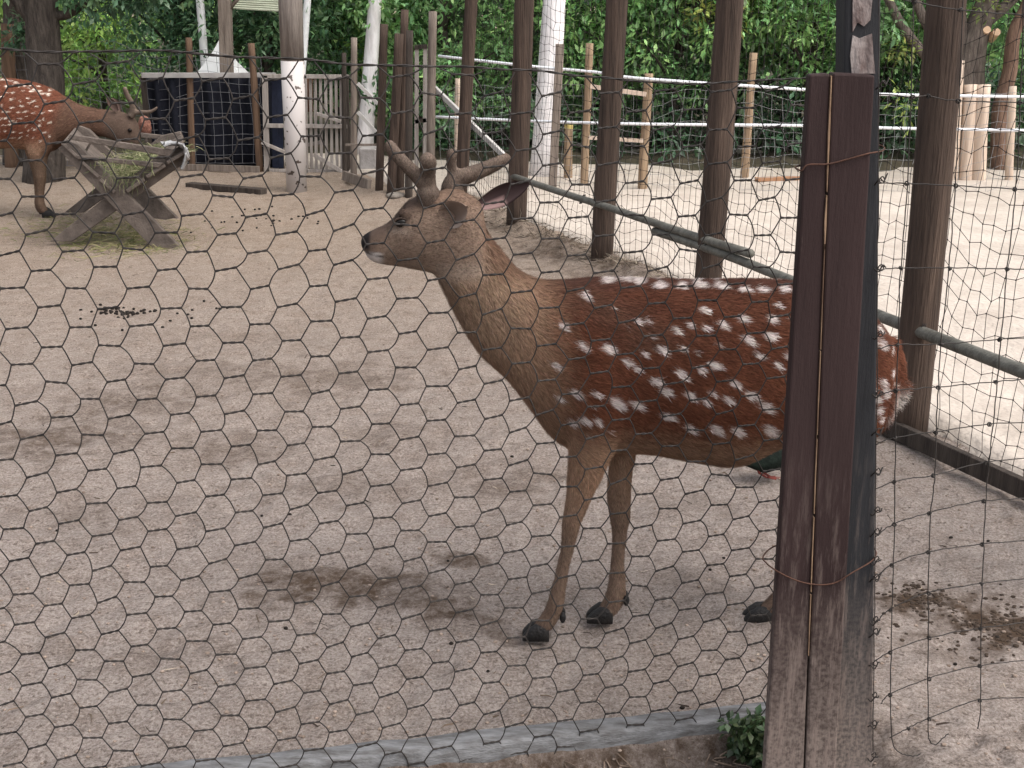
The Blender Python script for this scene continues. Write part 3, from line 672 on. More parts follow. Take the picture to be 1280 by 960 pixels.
    for (u0, v0, u1, v1, off) in [(54, 271, 69, 271, -.07), (51, 271, 66, 271, .09), (-75, 271, -60, 271, -.08), (-66, 271, -51, 271, .08)]:
        a_, b_ = V(u0, v0, DB + off), V(u1, v1, DB + off); a_[2] = b_[2] = -.004
        hoof_mb(a_, b_, .03, .055).build('hoof', HOOF, root, smooth=True)
deer_far()

# ------------------------------------------------------------------ near fence: hexagonal wire, brown post, edging
FA, FB = KA.copy(), KB.copy(); FA[:2] -= knor * 0.035; FB[:2] -= knor * 0.035
fdir = np.array([kdir[0], kdir[1], 0]); fnor = np.array([knor[0], knor[1], 0])
def F(u, v):                                   # sight line onto the upright plane of the hexagonal wire -> (s, z)
    d = ray(u, v); o = np.array([0, 0, CAM_H]); t = np.dot(FA - o, fnor) / np.dot(d, fnor); p = o + d * t
    return np.dot(p - FA, fdir), p[2]
def Fp(s_, z_, out=0.0): return FA + fdir * s_ + np.array([0, 0, z_]) - fnor * out
def hex_fence():
    s_end = F(985, 600)[0] + 0.03; s_beg = F(-60, 500)[0]
    pitch_z = (F(7, 616)[1] - F(7, 934)[1]) / 8
    cs = (F(393, 360)[0] - F(7, 360)[0]) / 10
    z0 = F(7, 616)[1]; s0 = F(7, 616)[0]
    root = thing('chicken_wire_fence', 'dark hexagonal chicken wire stretched from the brown post along the pale edging', 'fence', Fp((s_beg + s_end) / 2, -.12))
    mb = MB(); rg = np.random.default_rng(5)
    ztop = lambda s_: np.interp(s_, [F(0, 55)[0], F(200, 62)[0], F(400, 76)[0], F(640, 88)[0], F(860, 102)[0]], [F(0, 55)[1], F(200, 62)[1], F(400, 76)[1], F(640, 88)[1], F(860, 102)[1]])
    zbot = -0.16
    c_lo = int(math.floor((s_beg - s0) / cs)) - 1; c_hi = int(math.ceil((s_end - s0) / cs)) + 1
    tl = 0.665 * cs
    def warp(s_, z_):
        ds = .008 * vnoise(s_ * 3, z_ * 3, 80) + .002 * vnoise(s_ * 14, z_ * 14, 81); dz = .012 * vnoise(s_ * 2.5, z_ * 2.5, 82) + .002 * vnoise(s_ * 14, z_ * 14, 83)
        return s_ + ds, z_ + dz, .02 * vnoise(s_ * 2, z_ * 2, 84) + .004 * vnoise(s_ * 9, z_ * 9, 85)
    rows = {}
    nr0 = int((zbot - z0) / pitch_z) - 2; nr1 = int((1.62 - z0) / pitch_z) + 2
    ends = {}
    for c_ in range(c_lo, c_hi + 1):
        for r_ in range(nr0, nr1):
            s_ = s0 + c_ * cs; z_ = z0 + (r_ + .5 * (c_ % 2)) * pitch_z * (1 + .0)
            s_ += rg.normal(0, .0022); z_ += rg.normal(0, .002); tilt = rg.normal(0, .0016) + .0012
            if s_ < s_beg or s_ > s_end or z_ < zbot or z_ > ztop(s_) - .012: continue
            L = tl * rg.uniform(.9, 1.1)
            a = Fp(*warp(s_ - L / 2, z_ - tilt)); b_ = Fp(*warp(s_ + L / 2, z_ + tilt)); ends[(c_, r_)] = (a, b_)
            for ph in (0, math.pi):                # two strands wound round each other
                k = np.linspace(0, 1, 8); an = ph + k * 2.2 * math.pi
                pts = a + (b_ - a) * k[:, None] + .0013 * (np.cos(an)[:, None] * np.array([0, 0, 1]) + np.sin(an)[:, None] * fnor)
                mb.tube(pts, .0014, k=5, caps=False)
    def wire(p, q, sag):
        k = np.linspace(0, 1, 5); pts = p + (q - p) * k[:, None]; pts = pts + np.sin(k * math.pi)[:, None] * sag
        mb.tube(pts, .0014, k=5, caps=False)
    for (c_, r_), (a, b_) in ends.items():
        for dr in (0, 1):
            r2 = r_ + dr - (0 if c_ % 2 else 1)
            q = ends.get((c_ + 1, r2))
            if q is not None:
                up = 1 if q[0][2] > b_[2] else -1
                wire(b_, q[0], fdir * rg.normal(.001, .0015) + np.array([0, 0, rg.normal(-.001 * up, .001)]))
            elif s0 + (c_ + 1) * cs < s_end and z0 + (r2 + .5 * ((c_ + 1) % 2)) * pitch_z > 1.0:
                zz = ztop(s0 + (c_ + .55) * cs); wire(b_, Fp(*warp(s0 + (c_ + .75) * cs, zz - .002)), fdir * .001)
        for dr in (0, 1):
            r2 = r_ + dr - (0 if c_ % 2 else 1)
            if (c_ - 1, r2) not in ends and s0 + (c_ - 1) * cs > s_beg and z0 + (r2 + .5 * ((c_ - 1) % 2)) * pitch_z > 1.0:
                wire(a, Fp(*warp(s0 + (c_ - .75) * cs, ztop(s0 + (c_ - .75) * cs) - .002)), fdir * .001)
    mb.build('hexagonal_mesh', WIRE, root, smooth=True)
    tb = MB(); ss = np.arange(s_beg, s_end, .012)
    for ph in (0, math.pi):
        pts = np.array([Fp(*warp(x, ztop(x) + .004 * vnoise(x * 9, 0, 86))) + .0014 * (math.cos(x * 90 + ph) * np.array([0, 0, 1]) + math.sin(x * 90 + ph) * fnor) for x in ss])
        tb.tube(pts, .0014, k=4)
    tb.build('top_wire', WIRE, root, smooth=True)
hex_fence()

def edging():
    a, b_ = KA - fdir * .6, KB + fdir * .03; n_ = 40; mb = MB()
    pts = []
    for i in range(n_ + 1):
        p = a + (b_ - a) * i / n_; s_ = i * .05
        pts.append(p + np.array([0, 0, -.012 + .006 * vnoise(s_ * 2, 1, 91)]) + fnor * (.008 * vnoise(s_ * 1.5, 4, 92)))
    vs = []; prof = [(-.028, -.06), (-.03, .012), (-.024, .02), (.022, .022), (.03, .012), (.03, -.06)]     # a flat-topped strip with worn arrises
    for i, p in enumerate(pts):
        for j, (a_, z_) in enumerate(prof): vs.append(p + fnor * (a_ + .003 * vnoise(i * .9, j, 94)) + np.array([0, 0, z_ + .003 * vnoise(i * 1.1, j, 95)]))
    mb.add(vs, [(i * 6 + j, i * 6 + j + 1, (i + 1) * 6 + j + 1, (i + 1) * 6 + j) for i in range(n_) for j in range(5)] + [tuple(range(6)), tuple(n_ * 6 + j for j in range(5, -1, -1))])
    o = mb.build('pen_edging', mat('weathered_pipe', (0.2, 0.2, 0.205), (0.075, 0.07, 0.067), scale=9, stretch=(1.5, 6, 6), bump=.35, bscale=50, rough=.8), None, base=a, smooth=True)
    tag(o, 'weathered flat grey edging strip along the foot of the chicken wire', 'edging')
edging()

def painted_timber(nm, ca, cb, cw):
    m1, n1, l1, b1 = principled(nm)
    tcx = n1.new('ShaderNodeTexCoord'); mp = n1.new('ShaderNodeMapping'); mp.inputs['Scale'].default_value = (1, 1, .12); l1.new(tcx.outputs['Object'], mp.inputs[0])
    z1 = n1.new('ShaderNodeTexNoise'); z1.inputs['Scale'].default_value = 70; z1.inputs['Detail'].default_value = 7; z1.inputs['Roughness'].default_value = .7; l1.new(mp.outputs[0], z1.inputs['Vector'])
    z2 = n1.new('ShaderNodeTexNoise'); z2.inputs['Scale'].default_value = 9; z2.inputs['Detail'].default_value = 5; l1.new(mp.outputs[0], z2.inputs['Vector'])
    sx = n1.new('ShaderNodeSeparateXYZ'); l1.new(tcx.outputs['Object'], sx.inputs[0])
    z3 = n1.new('ShaderNodeTexNoise'); z3.inputs['Scale'].default_value = 120; z3.inputs['Detail'].default_value = 5; l1.new(tcx.outputs['Object'], z3.inputs['Vector'])
    def mr(src, a, b_, c_, d_):
        x = n1.new('ShaderNodeMapRange'); x.inputs[1].default_value = a; x.inputs[2].default_value = b_; x.inputs[3].default_value = c_; x.inputs[4].default_value = d_; l1.new(src, x.inputs[0]); return x.outputs[0]
    def mm(op, a, b_):
        x = n1.new('ShaderNodeMath'); x.operation = op; x.use_clamp = True
        for i, q in enumerate((a, b_)):
            if isinstance(q, float): x.inputs[i].default_value = q
            else: l1.new(q, x.inputs[i])
        return x.outputs[0]
    def mx(f_, a, b_):
        x = n1.new('ShaderNodeMix'); x.data_type = 'RGBA'; l1.new(f_, x.inputs[0])
        for i, q in ((6, a), (7, b_)):
            if isinstance(q, tuple): x.inputs[i].default_value = (*q, 1)
            else: l1.new(q, x.inputs[i])
        return x.outputs[2]
    c_ = mx(mr(z2.outputs['Fac'], .35, .65, 0, 1), ca, cb)
    c_ = mx(mr(z1.outputs['Fac'], .66, .76, 0, .75), c_, cw)                    # paint worn off along the grain
    dust = mm('MULTIPLY', mr(sx.outputs['Z'], .62, .12, 0, 1), mr(z3.outputs['Fac'], .35, .62, .35, 1))   # splashed, weathered foot
    c_ = mx(dust, c_, (0.23, 0.185, 0.16))
    worn = mm('MULTIPLY', mr(sx.outputs['Z'], .95, .2, 0, 1), mr(z1.outputs['Fac'], .5, .62, 0, .8)); c_ = mx(worn, c_, (0.2, 0.155, 0.135))
    l1.new(c_, b1.inputs['Base Color']); b1.inputs['Roughness'].default_value = .65; b1.inputs['Specular IOR Level'].default_value = .12
    bpn = n1.new('ShaderNodeBump'); bpn.inputs['Strength'].default_value = .6; bpn.inputs['Distance'].default_value = .006; l1.new(z1.outputs['Fac'], bpn.inputs['Height'])
    bpm = n1.new('ShaderNodeBump'); bpm.inputs['Strength'].default_value = .1; bpm.inputs['Distance'].default_value = .006; l1.new(z3.outputs['Fac'], bpm.inputs['Height']); l1.new(bpn.outputs[0], bpm.inputs['Normal'])
    l1.new(bpm.outputs[0], b1.inputs['Normal'])
    return m1
DP = float(POST_BASE[1])                        # upright plane of the brown post
def post():
    root = thing('gate_post', 'brown painted plank post wired to a dark timber upright', 'post', np.array([POST_BASE[0], DP, -.12]))
    m1 = painted_timber('brown_paint', (0.026, 0.016, 0.0155), (0.042, 0.026, 0.025), (0.2, 0.15, 0.13))
    bare = mat('bare_edge', (0.33, 0.22, 0.14), (0.12, 0.07, 0.05), scale=10, stretch=(1, 1, .5), bump=.4, rough=.8)
    def slab(px, off, th, name, m_, bev=.004):
        q = [V(u, v_, DP + off) for u, v_ in px]; mb = MB(); mb.prism(q, (0, th, 0)); return mb.build(name, m_, root, bevel=bev)
    # charcoal upright behind, squarish timber with flaking paint at the top
    m2 = painted_timber('charcoal_paint', (0.02, 0.02, 0.022), (0.038, 0.038, 0.041), (0.085, 0.078, 0.074))
    slab([(1041, 1010), (1090, 1010), (1103, -120), (1059, -120)], .0, .07, 'upright', m2, .005)
    fl = mat('flaking_paint', (0.4, 0.36, 0.34), (0.09, 0.055, 0.05), scale=16, stretch=(1, 1, .45), bump=.6, bscale=60, rough=.8)
    for px in ([(1066, 40), (1066, 3), (1070, -30), (1086, -34), (1091, -5), (1088, 25), (1080, 33), (1072, 28)], [(1065, 92), (1063, 70), (1066, 44), (1075, 48), (1090, 42), (1092, 70), (1094, 92)]): slab(px, -.004, .006, 'paint_flake', fl, 0)
    slab([(953, 1010), (1003, 1010), (1038, 92), (1012.5, 93)], -.035, .032, 'plank', m1)
    slab([(1005, 1010), (1042, 1010), (1094, 94), (1041, 91)], -.038, .035, 'plank', m1)
    rgj = np.random.default_rng(4); y0 = 95.0
    while y0 < 760:                                          # bare wood where the paint has flaked along the joint
        y1 = y0 + rgj.uniform(60, 150); xc = lambda y: 1039.6 - (y - 95) * (36.0 / 905); w0 = rgj.uniform(1.0, 2.4) * (1.4 if y0 < 300 else .5)
        slab([(xc(y1) - .3, y1), (xc(y1) + .5, y1), (xc((y0 + y1) / 2) + w0 * .4, (y0 + y1) / 2), (xc(y0) + .5, y0), (xc(y0) - .4, y0), (xc((y0 + y1) / 2) - w0 * .6, (y0 + y1) / 2)], -.0392, .02, 'bare_strip', bare, 0); y0 = y1 + rgj.uniform(-14, 5)
    # rusty tie wires round post
    for (pts, nm) in (([(1002, 214), (1010, 206), (1035, 205), (1060, 199), (1085, 192), (1104, 188)], 'tie_wire'), ([(960, 706), (975, 716), (1000, 727), (1025, 731), (1045, 728), (1065, 716), (1093, 698)], 'tie_wire')):
        mb = MB(); P3 = [V(u, v_, DP - .042 if u < 1092 - (v_ - 94) * .02 else DP - .008) for u, v_ in pts]
        back = [P3[-1] + np.array([.006, .05, .004]), P3[-1] + np.array([-.06, .085, .01]), P3[0] + np.array([.04, .075, .01]), P3[0] + np.array([-.004, .03, .004])]
        mb.tube(cat_curve(P3 + back + [P3[0]], 5), .0016, k=5); mb.build(nm, RUST, root, smooth=True)
    for v_ in (105, 225, 335, 418, 492, 540, 590, 638, 665, 700, 722, 775, 790, 830, 870, 905, 945):
        u = 1103 - v_ * 13 / 960; k = np.linspace(0, 1, 9); c0 = V(u - 2, v_, DP - .002)
        st = MB(); pts = np.array([c0 + np.array([-.008 + .022 * t, -.006 - .008 * math.sin(t * math.pi), -.004 + .012 * t + .005 * math.sin(t * 9 + v_)]) for t in k]); st.tube(pts, .0015, k=5)
        st.tube(np.array([c0 + np.array([.008 + .005 * math.cos(a), .004 + .003 * math.sin(a * 2), .006 * math.sin(a)]) for a in np.linspace(0, 9, 14)]), .0013, k=4)
        st.build('staple', NETM, root, smooth=True)
post()

# woven wire to the right of the post: hand-knotted, slack, its wires traced one by one on a plane swinging back from the post
WN0 = np.array([V(1095, 940, DP)[0], DP, 0]); WDIR = np.array([math.cos(R(12)), math.sin(R(12)), 0]); WNOR = np.array([-WDIR[1], WDIR[0], 0])
def WP(u, v, out=0.0):
    d = ray(u, v); o = np.array([0, 0, CAM_H]); t = np.dot(WN0 - o, WNOR) / np.dot(d, WNOR); return o + d * t - WNOR * out
def woven_near():
    root = thing('woven_wire_fence', 'slack hand-knotted square wire fence tied to the dark upright of the post', 'fence', WP(1180, 930))
    rg = np.random.default_rng(8)
    vert = [[(1099, -40), (1098, 120), (1097, 335), (1095, 560), (1093, 760), (1091, 940)],
            [(1142, -40), (1139, 60), (1133, 230), (1125, 335), (1121, 430), (1118, 560), (1117, 655), (1114, 760), (1112, 860), (1114, 920), (1122, 938), (1140, 944), (1150, 941)],
            [(1205, -40), (1199, 125), (1194, 230), (1186, 335), (1176, 430), (1171, 520), (1168, 600), (1162, 655), (1160, 790), (1160, 905), (1162, 925), (1170, 930), (1185, 917)],
            [(1279, -40), (1274, 120), (1268, 235), (1258, 335), (1249, 430), (1240, 530), (1232, 610), (1227, 700), (1225, 800), (1224, 880), (1221, 910)],
            [(1352, -40), (1345, 240), (1330, 430), (1310, 620), (1300, 800), (1296, 880)]]
    hor = [[(1098, -4), (1142, 2), (1200, 12), (1280, 19), (1350, 22)], [(1098, 117), (1140, 121), (1160, 120), (1197, 126), (1274, 128), (1350, 130)], [(1098, 229), (1133, 229), (1194, 232), (1268, 236), (1350, 240)], [(1097, 337), (1125, 335), (1186, 335), (1258, 336), (1340, 338)],
           [(1096, 436), (1121, 431), (1176, 430), (1249, 424), (1330, 417)], [(1095, 497), (1119, 488), (1172, 484), (1244, 477), (1320, 470)], [(1094, 556), (1118, 547), (1169, 540), (1236, 530), (1318, 527)], [(1094, 612), (1117, 602), (1166, 594), (1232, 578), (1312, 570)],
           [(1093, 672), (1117, 655), (1161, 641), (1229, 626), (1310, 622)], [(1092, 724), (1114, 706), (1160, 690), (1227, 680), (1305, 674)], [(1091, 783), (1112, 762), (1160, 741), (1226, 729), (1303, 722)], [(1091, 828), (1112, 815), (1161, 797), (1225, 785), (1302, 776)],
           [(1101, 880), (1112, 868), (1161, 848), (1224, 832), (1300, 824)], [(1112, 922), (1135, 910), (1161, 898), (1224, 875), (1298, 872)]]
    mb = MB()
    for k, path in enumerate(vert):
        pts = cat_curve([WP(u, v_, .004 * (k % 2)) for u, v_ in path], 7); mb.tube(pts + rg.normal(0, .0006, pts.shape), .0012, k=5)
    mb.build('upright_wires', WIRE, root, smooth=True)
    mb = MB()
    for path in hor:
        pts = cat_curve([WP(u, v_) for u, v_ in path], 7); mb.tube(pts + rg.normal(0, .0006, pts.shape), .00115, k=5)
    mb.build('cross_wires', WIRE, root, smooth=True)
    kn = MB()
    for path in hor:
        for j in range(1, len(path) - 1):
            c0 = WP(*path[j], .002)
            for tt in range(2):
                ax = rg.normal(0, 1, 3); ax /= np.linalg.norm(ax); a1 = np.cross(ax, [0, 0, 1.0]); a1 /= np.linalg.norm(a1); a2 = np.cross(ax, a1)
                kn.tube(np.array([c0 + .0038 * (math.cos(a) * a1 + math.sin(a) * a2) + ax * (a - 4) * .0006 for a in np.linspace(0, 8, 13)]), .0012, k=4)
    kn.build('knots', WIRE, root, smooth=True, kind='stuff')
woven_near()

# ------------------------------------------------------------------ dividing fence: leaning posts, knotted net, pipe rails, foot board
def pole_mb(base, top, r0, r1, k=14, wob=.02, rg=None):
    n_ = 12; t = np.linspace(0, 1, n_); pts = base + (top - base) * t[:, None]; L = np.linalg.norm(top - base)
    ph = (rg or rng).random() * 50
    pts[:, 0] += wob * r0 * 6 * np.array([vnoise(x * 2 + ph, 0.3, 95) for x in t]) * np.sin(t * math.pi); rr = (r0 + (r1 - r0) * t) * (1 + .05 * np.array([vnoise(x * 5 + ph, .7, 96) for x in t]))
    mb = MB(); mb.tube(pts, rr, k=k); return mb
def px_pole(b, t, wpx, m_, name, root, sink=.08, tap=.92, ztop=None):
    """round post standing on the ground at pixel b, top at pixel t in the same upright plane"""
    B = G(*b); D = B[1]; Tp = V(*t, D)
    if ztop: Tp = B + (Tp - B) * (ztop / Tp[2])
    r_ = wpx / 2 * mpp(*b, D); d = (B - Tp) / np.linalg.norm(B - Tp)
    return pole_mb(B + d * sink, Tp, r_, r_ * tap).build(name, m_, root, smooth=True), B, Tp
def knotted_net(path_fn, s0, s1, z0, z1, cell, r_, jit, rg, knot=True, k=3, sheet=.02):
    """net hung along a ground path, one mesh of uprights, cross wires and knots"""
    mb = MB(); ns = max(2, int((s1 - s0) / cell)); nz_ = max(2, int((z1 - z0) / cell))
    S_, Z_ = np.meshgrid(np.linspace(s0, s1, ns + 1), np.linspace(z0, z1, nz_ + 1))
    S_ = S_ + rg.normal(0, jit, S_.shape) + .35 * cell * vnoise(S_ * 3, Z_ * 3, 101); Z_ = Z_ + rg.normal(0, jit, Z_.shape) + .9 * cell * vnoise(S_ * 2.2, Z_ * 2.2, 102)
    P = np.array([[path_fn(S_[i, j]) + np.array([0, 0, Z_[i, j]]) for j in range(ns + 1)] for i in range(nz_ + 1)])
    P[..., 1] += sheet * vnoise(S_ * 3, Z_ * 3, 103); 
    for i in range(nz_ + 1): mb.tube(P[i], r_, k=k, caps=False)
    for j in range(ns + 1): mb.tube(P[:, j], r_, k=k, caps=False)
    if knot:
        for i in range(0, nz_ + 1):
            for j in range(0, ns + 1): mb.ball(P[i, j], r_ * 2.6, nu=4, nv=3)
    return mb
def pen_fence():
    root = thing('pen_divider_fence', 'leaning round timber posts with knotted net and low pipe rail beside the deer', 'fence', PEN[2])
    rg = np.random.default_rng(21)
    tops = [(1440, 0), (1184, 0), (912, 0), (770, 0), (656, 0), (588.5, 0), (500, 12)]; wid = [56, 46, 33, 27.5, 25, 16.5, 12]
    px = [(1420, 740), (1135, 545), (882, 388), (752, 326), (645, 284), (576, 246), (492, 243)]
    posts = []
    for b, t, w_ in list(zip(px, tops, wid))[:6]: posts.append(px_pole(b, t, w_, WOOD_POST, 'post', root, ztop=2.45)[1:])
    bs = cat_curve([p[0] for p in posts] + [G(548, 232)], 10); cum = np.concatenate([[0], np.cumsum(np.linalg.norm(np.diff(bs, axis=0), axis=1))])
    lean = np.array([.035, -.0, 0])
    path = lambda s_: np.array([np.interp(s_, cum, bs[:, i]) for i in range(3)]) + np.array([.075, .03, 0])
    net = knotted_net(path, .2, cum[-1], .02, 2.3, .07, .0014, .008, rg)
    for a in net.v: a[:, 0] += .055 * a[:, 2]
    net.build('knotted_net', NETM, root)
    # two lengths of pipe lashed along the posts
    rail = lambda pxs, r_, out: [V(u, v_, D) for u, v_, D in pxs]
    Dm = [p[0][1] - .13 for p in posts]
    def on_line(u, v_):                                       # pixel on the rail -> place just in front of the posts
        best = None
        for i in range(len(posts) - 1):
            a = posts[i][0] - np.array([.0, .11, 0]); b_ = posts[i + 1][0] - np.array([.0, .11, 0]); d = ray(u, 0)[:2] * 1; dd = ray(u, v_)
            # intersect in plan
            M_ = np.array([[dd[0], -(b_ - a)[0]], [dd[1], -(b_ - a)[1]]]); t, q = np.linalg.solve(M_, a[:2])
            if -.02 <= q <= 1.02: best = np.array([0, 0, CAM_H]) + dd * t; break
        return best
    m_pipe = mat('rail_pipe', (0.15, 0.145, 0.125), (0.075, 0.07, 0.06), scale=9, stretch=(2, 2, 2), bump=.3, rough=.6, c3=(.2, .19, .165))
    def px_rail(pts, rpx, name, dz=0):
        P3 = [on_line(u, v_) for u, v_ in pts]; P3 = np.array(P3); mb = MB(); k_ = cat_curve(P3, 3)
        mb.tube(k_, rpx, k=12); return mb.build(name, m_pipe, root, smooth=True)
    px_rail([(640, 220), (700, 240), (760, 259), (825, 281), (880, 299), (938, 317)], .023, 'rail')
    px_rail([(818, 289), (900, 316), (1000, 355), (1100, 395), (1180, 426), (1280, 465), (1340, 490)], .0235, 'rail')
    for u in (728, 885, 1150):
        v_ = np.interp(u, [640, 938, 1280], [220, 318, 465]); c0 = on_line(u, v_); mb = MB()
        for q in range(3): mb.tube(np.array([c0 + np.array([.028 * math.cos(a) * .5 + (q - 1) * .006, .028 * math.sin(a), .03 * math.cos(a)]) for a in np.linspace(0, 2 * math.pi, 14)]), .002, k=4)
        mb.build('lashing', NETM, root, smooth=True)
    fb = MB(); a = posts[1][0] + np.array([-.12, .1, .035]); b_ = posts[0][0] + np.array([.2, .12, .035]); fb.plank(a, b_, .07, .03); fb.build('foot_board', WOOD_DARK, root, bevel=.004)
pen_fence()

# ------------------------------------------------------------------ far fence of the sand yard: two white rails, wire, mixed posts
def far_fence():
    rg = np.random.default_rng(31)
    root = thing('yard_rail_fence', 'wire fence with two thin white rails at the back of the sand yard', 'fence', G(940, 226))
    Dl = lambda u: np.interp(u, [450, 550, 800, 1006, 1280, 1400], [12.0, 11.4, 10.6, 10.45, 10.4, 10.4])
    white = mat('white_rail', (0.78, 0.79, 0.82), (0.6, 0.61, 0.64), scale=6, bump=.1, rough=.5)
    for pts in ([(548, 70), (675, 84), (743, 90), (800, 98), (1006, 112), (1107, 118), (1280, 121), (1400, 123)], [(545, 146), (657, 151), (800, 155), (1006, 157), (1107, 160), (1280, 163), (1400, 165)]):
        mb = MB(); mb.tube(cat_curve([V(u, v_, Dl(u)) for u, v_ in pts], 5), .0125, k=8); mb.build('rail', white, root, smooth=True)
    x0, x1 = V(550, 150, Dl(550))[0], V(1400, 150, 10.4)[0]
    us = np.linspace(540, 1400, 60); bx = np.array([V(u, 200, Dl(u)) for u in us])
    path = lambda s_: np.array([s_, np.interp(s_, bx[:, 0], bx[:, 1]) + .03, 0])
    knotted_net(path, x0, x1, .02, .86, .085, .0017, .006, rg, knot=False).build('wire_net', mat('far_wire', (0.3, 0.3, 0.3), (.18, .18, .18), scale=20, bump=0, rough=.6), root)
    for (b, t, w_, m_) in [((730, 236), (737, 54), 10, WOOD_TAN), ((803, 240), (811, 92), 12, WOOD_TAN), ((930, 226), (942, 66), 10.5, WOOD_TAN), ((1261, 229), (1266, 108), 10, WOOD_PALE), ((571, 214), (572, 98), 7, WOOD_PALE)]:
        px_pole(b, t, w_, m_, 'post', root)
    # the small timber frame between two posts
    for a, b_, w_ in (((738, 108), (808, 118), .035), ((736, 172), (804, 176), .03)):
        mb = MB(); mb.plank(V(*a, 10.25), V(*b_, 10.2), w_, .02); mb.build('cross_bar', WOOD_PALE, root)
    mb = MB(); mb.plank(V(541, 108, 10.9), V(650, 214, 10.0), .045, .03); mb.build('brace', mat('pale_brace', (.5, .48, .46), (.36, .34, .32), scale=6, bump=.2), root, bevel=.004)
    # pale logs standing at the far edge
    for lab, b, t, w_ in [('tallest and slimmest pale peeled log at the far rail', (1190, 230), (1199, 76), 13), ('pale peeled log standing between two others at the far rail', (1206, 230), (1213, 106), 17), ('thickest pale peeled log standing at the far rail', (1222, 230), (1229, 106), 19)]:
        px_pole(b, t, w_, WOOD_PALE, 'shaft', thing('standing_log', lab, 'log', G(*b), 'pale logs set upright at the far rail'))
far_fence()

def single(name, label, cat, b, t, w_, m_, group=None, ztop=None, tap=.92):
    B = G(*b); r_ = thing(name, label, cat, B, group)
    px_pole(b, t, w_, m_, 'log', r_, ztop=ztop, tap=tap); return r_
def square_post(name, label, cat, b, t, w_, m_, group=None):
    B = G(*b); D = B[1]; Tp = V(*t, D); hw = w_ / 2 * mpp(*b, D); r_ = thing(name, label, cat, B, group)
    mb = MB(); q = [(-hw, -hw), (hw, -hw), (hw, hw), (-hw, hw)]
    lo = [B + np.array([x, y, -.06]) for x, y in q]; mb.prism(lo, Tp - B + np.array([0, 0, .06])); mb.build('timber', m_, r_, bevel=.005); return r_
square_post('square_post', 'grey square timber post in front of the whitewashed tree', 'post', (690, 239), (700, 55), 10, WOOD_GREY)
st = single('stump_post', 'short brown log with yellow sawn top beside the grey square post', 'post', (710, 226), (711, 158), 11, WOOD_TAN)
mb = MB(); cst = V(711, 157, G(710, 226)[1]); mb.tube([cst - (0, 0, .03), cst + (0, 0, .006)], .041, k=12); mb.build('sawn_top', mat('yellow_top', (.5, .4, .14), (.32, .24, .09), scale=20, bump=.2), st, smooth=False)

# ------------------------------------------------------------------ foliage and trees
LEAF = attr_mat('leaf', rough=0.42, spec=0.5, transl=0.35)
def leaves(clusters, per, size, greens, rg, droop=.35, slim=.42):
    """clusters (x,y,z,r); many separate leaf blades, each two folded halves"""
    cl = np.asarray(clusters, float); n_ = len(cl) * per; c_ = np.repeat(cl, per, 0)
    d = rg.normal(0, 1, (n_, 3)); d /= np.linalg.norm(d, axis=1)[:, None]
    p = c_[:, :3] + d * (c_[:, 3] * rg.random(n_) ** .45)[:, None]
    ax = d * .9 + rg.normal(0, .6, (n_, 3)); ax[:, 2] -= droop; ax /= np.linalg.norm(ax, axis=1)[:, None]
    up = np.array([0, 0, 1.0]) + rg.normal(0, .5, (n_, 3)) + d * .5; sd_ = np.cross(ax, up); sd_ /= np.linalg.norm(sd_, axis=1)[:, None] + 1e-9; nn_ = np.cross(sd_, ax)
    L = (size * rg.uniform(.6, 1.35, n_))[:, None]; W_ = L * slim * .5
    v = np.stack([p, p + ax * L * .45 + sd_ * W_ + nn_ * W_ * .3, p + ax * L, p + ax * L * .45 - sd_ * W_ + nn_ * W_ * .3], 1).reshape(-1, 3)
    nb = np.arange(n_)[:, None] * 4; tri = np.concatenate([nb + [0, 1, 2], nb + [0, 2, 3]])
    g = np.asarray(greens); k = rg.integers(0, len(g), len(cl)); base = g[k] * rg.uniform(.75, 1.25, (len(cl), 1))
    col = np.repeat(base, per, 0) * (.55 + 1.15 * rg.random((n_, 1)) ** 1.3); col[:, 0] *= rg.uniform(.85, 1.2, n_)
    return v, tri, np.clip(np.repeat(col, 4, 0), 0, 1)
GM = [(0.224, 0.404, 0.152), (0.271, 0.476, 0.172), (0.172, 0.324, 0.136)]
GD = [(0.09, 0.18, 0.088), (0.113, 0.21, 0.092), (0.068, 0.143, 0.074)]
GB = [(0.336, 0.516, 0.144), (0.396, 0.576, 0.168), (0.264, 0.444, 0.132)]  # bright greens, the sunlit look put into the leaf colour
GY = [(0.264, 0.36, 0.096), (0.216, 0.324, 0.108), (0.324, 0.384, 0.108)]
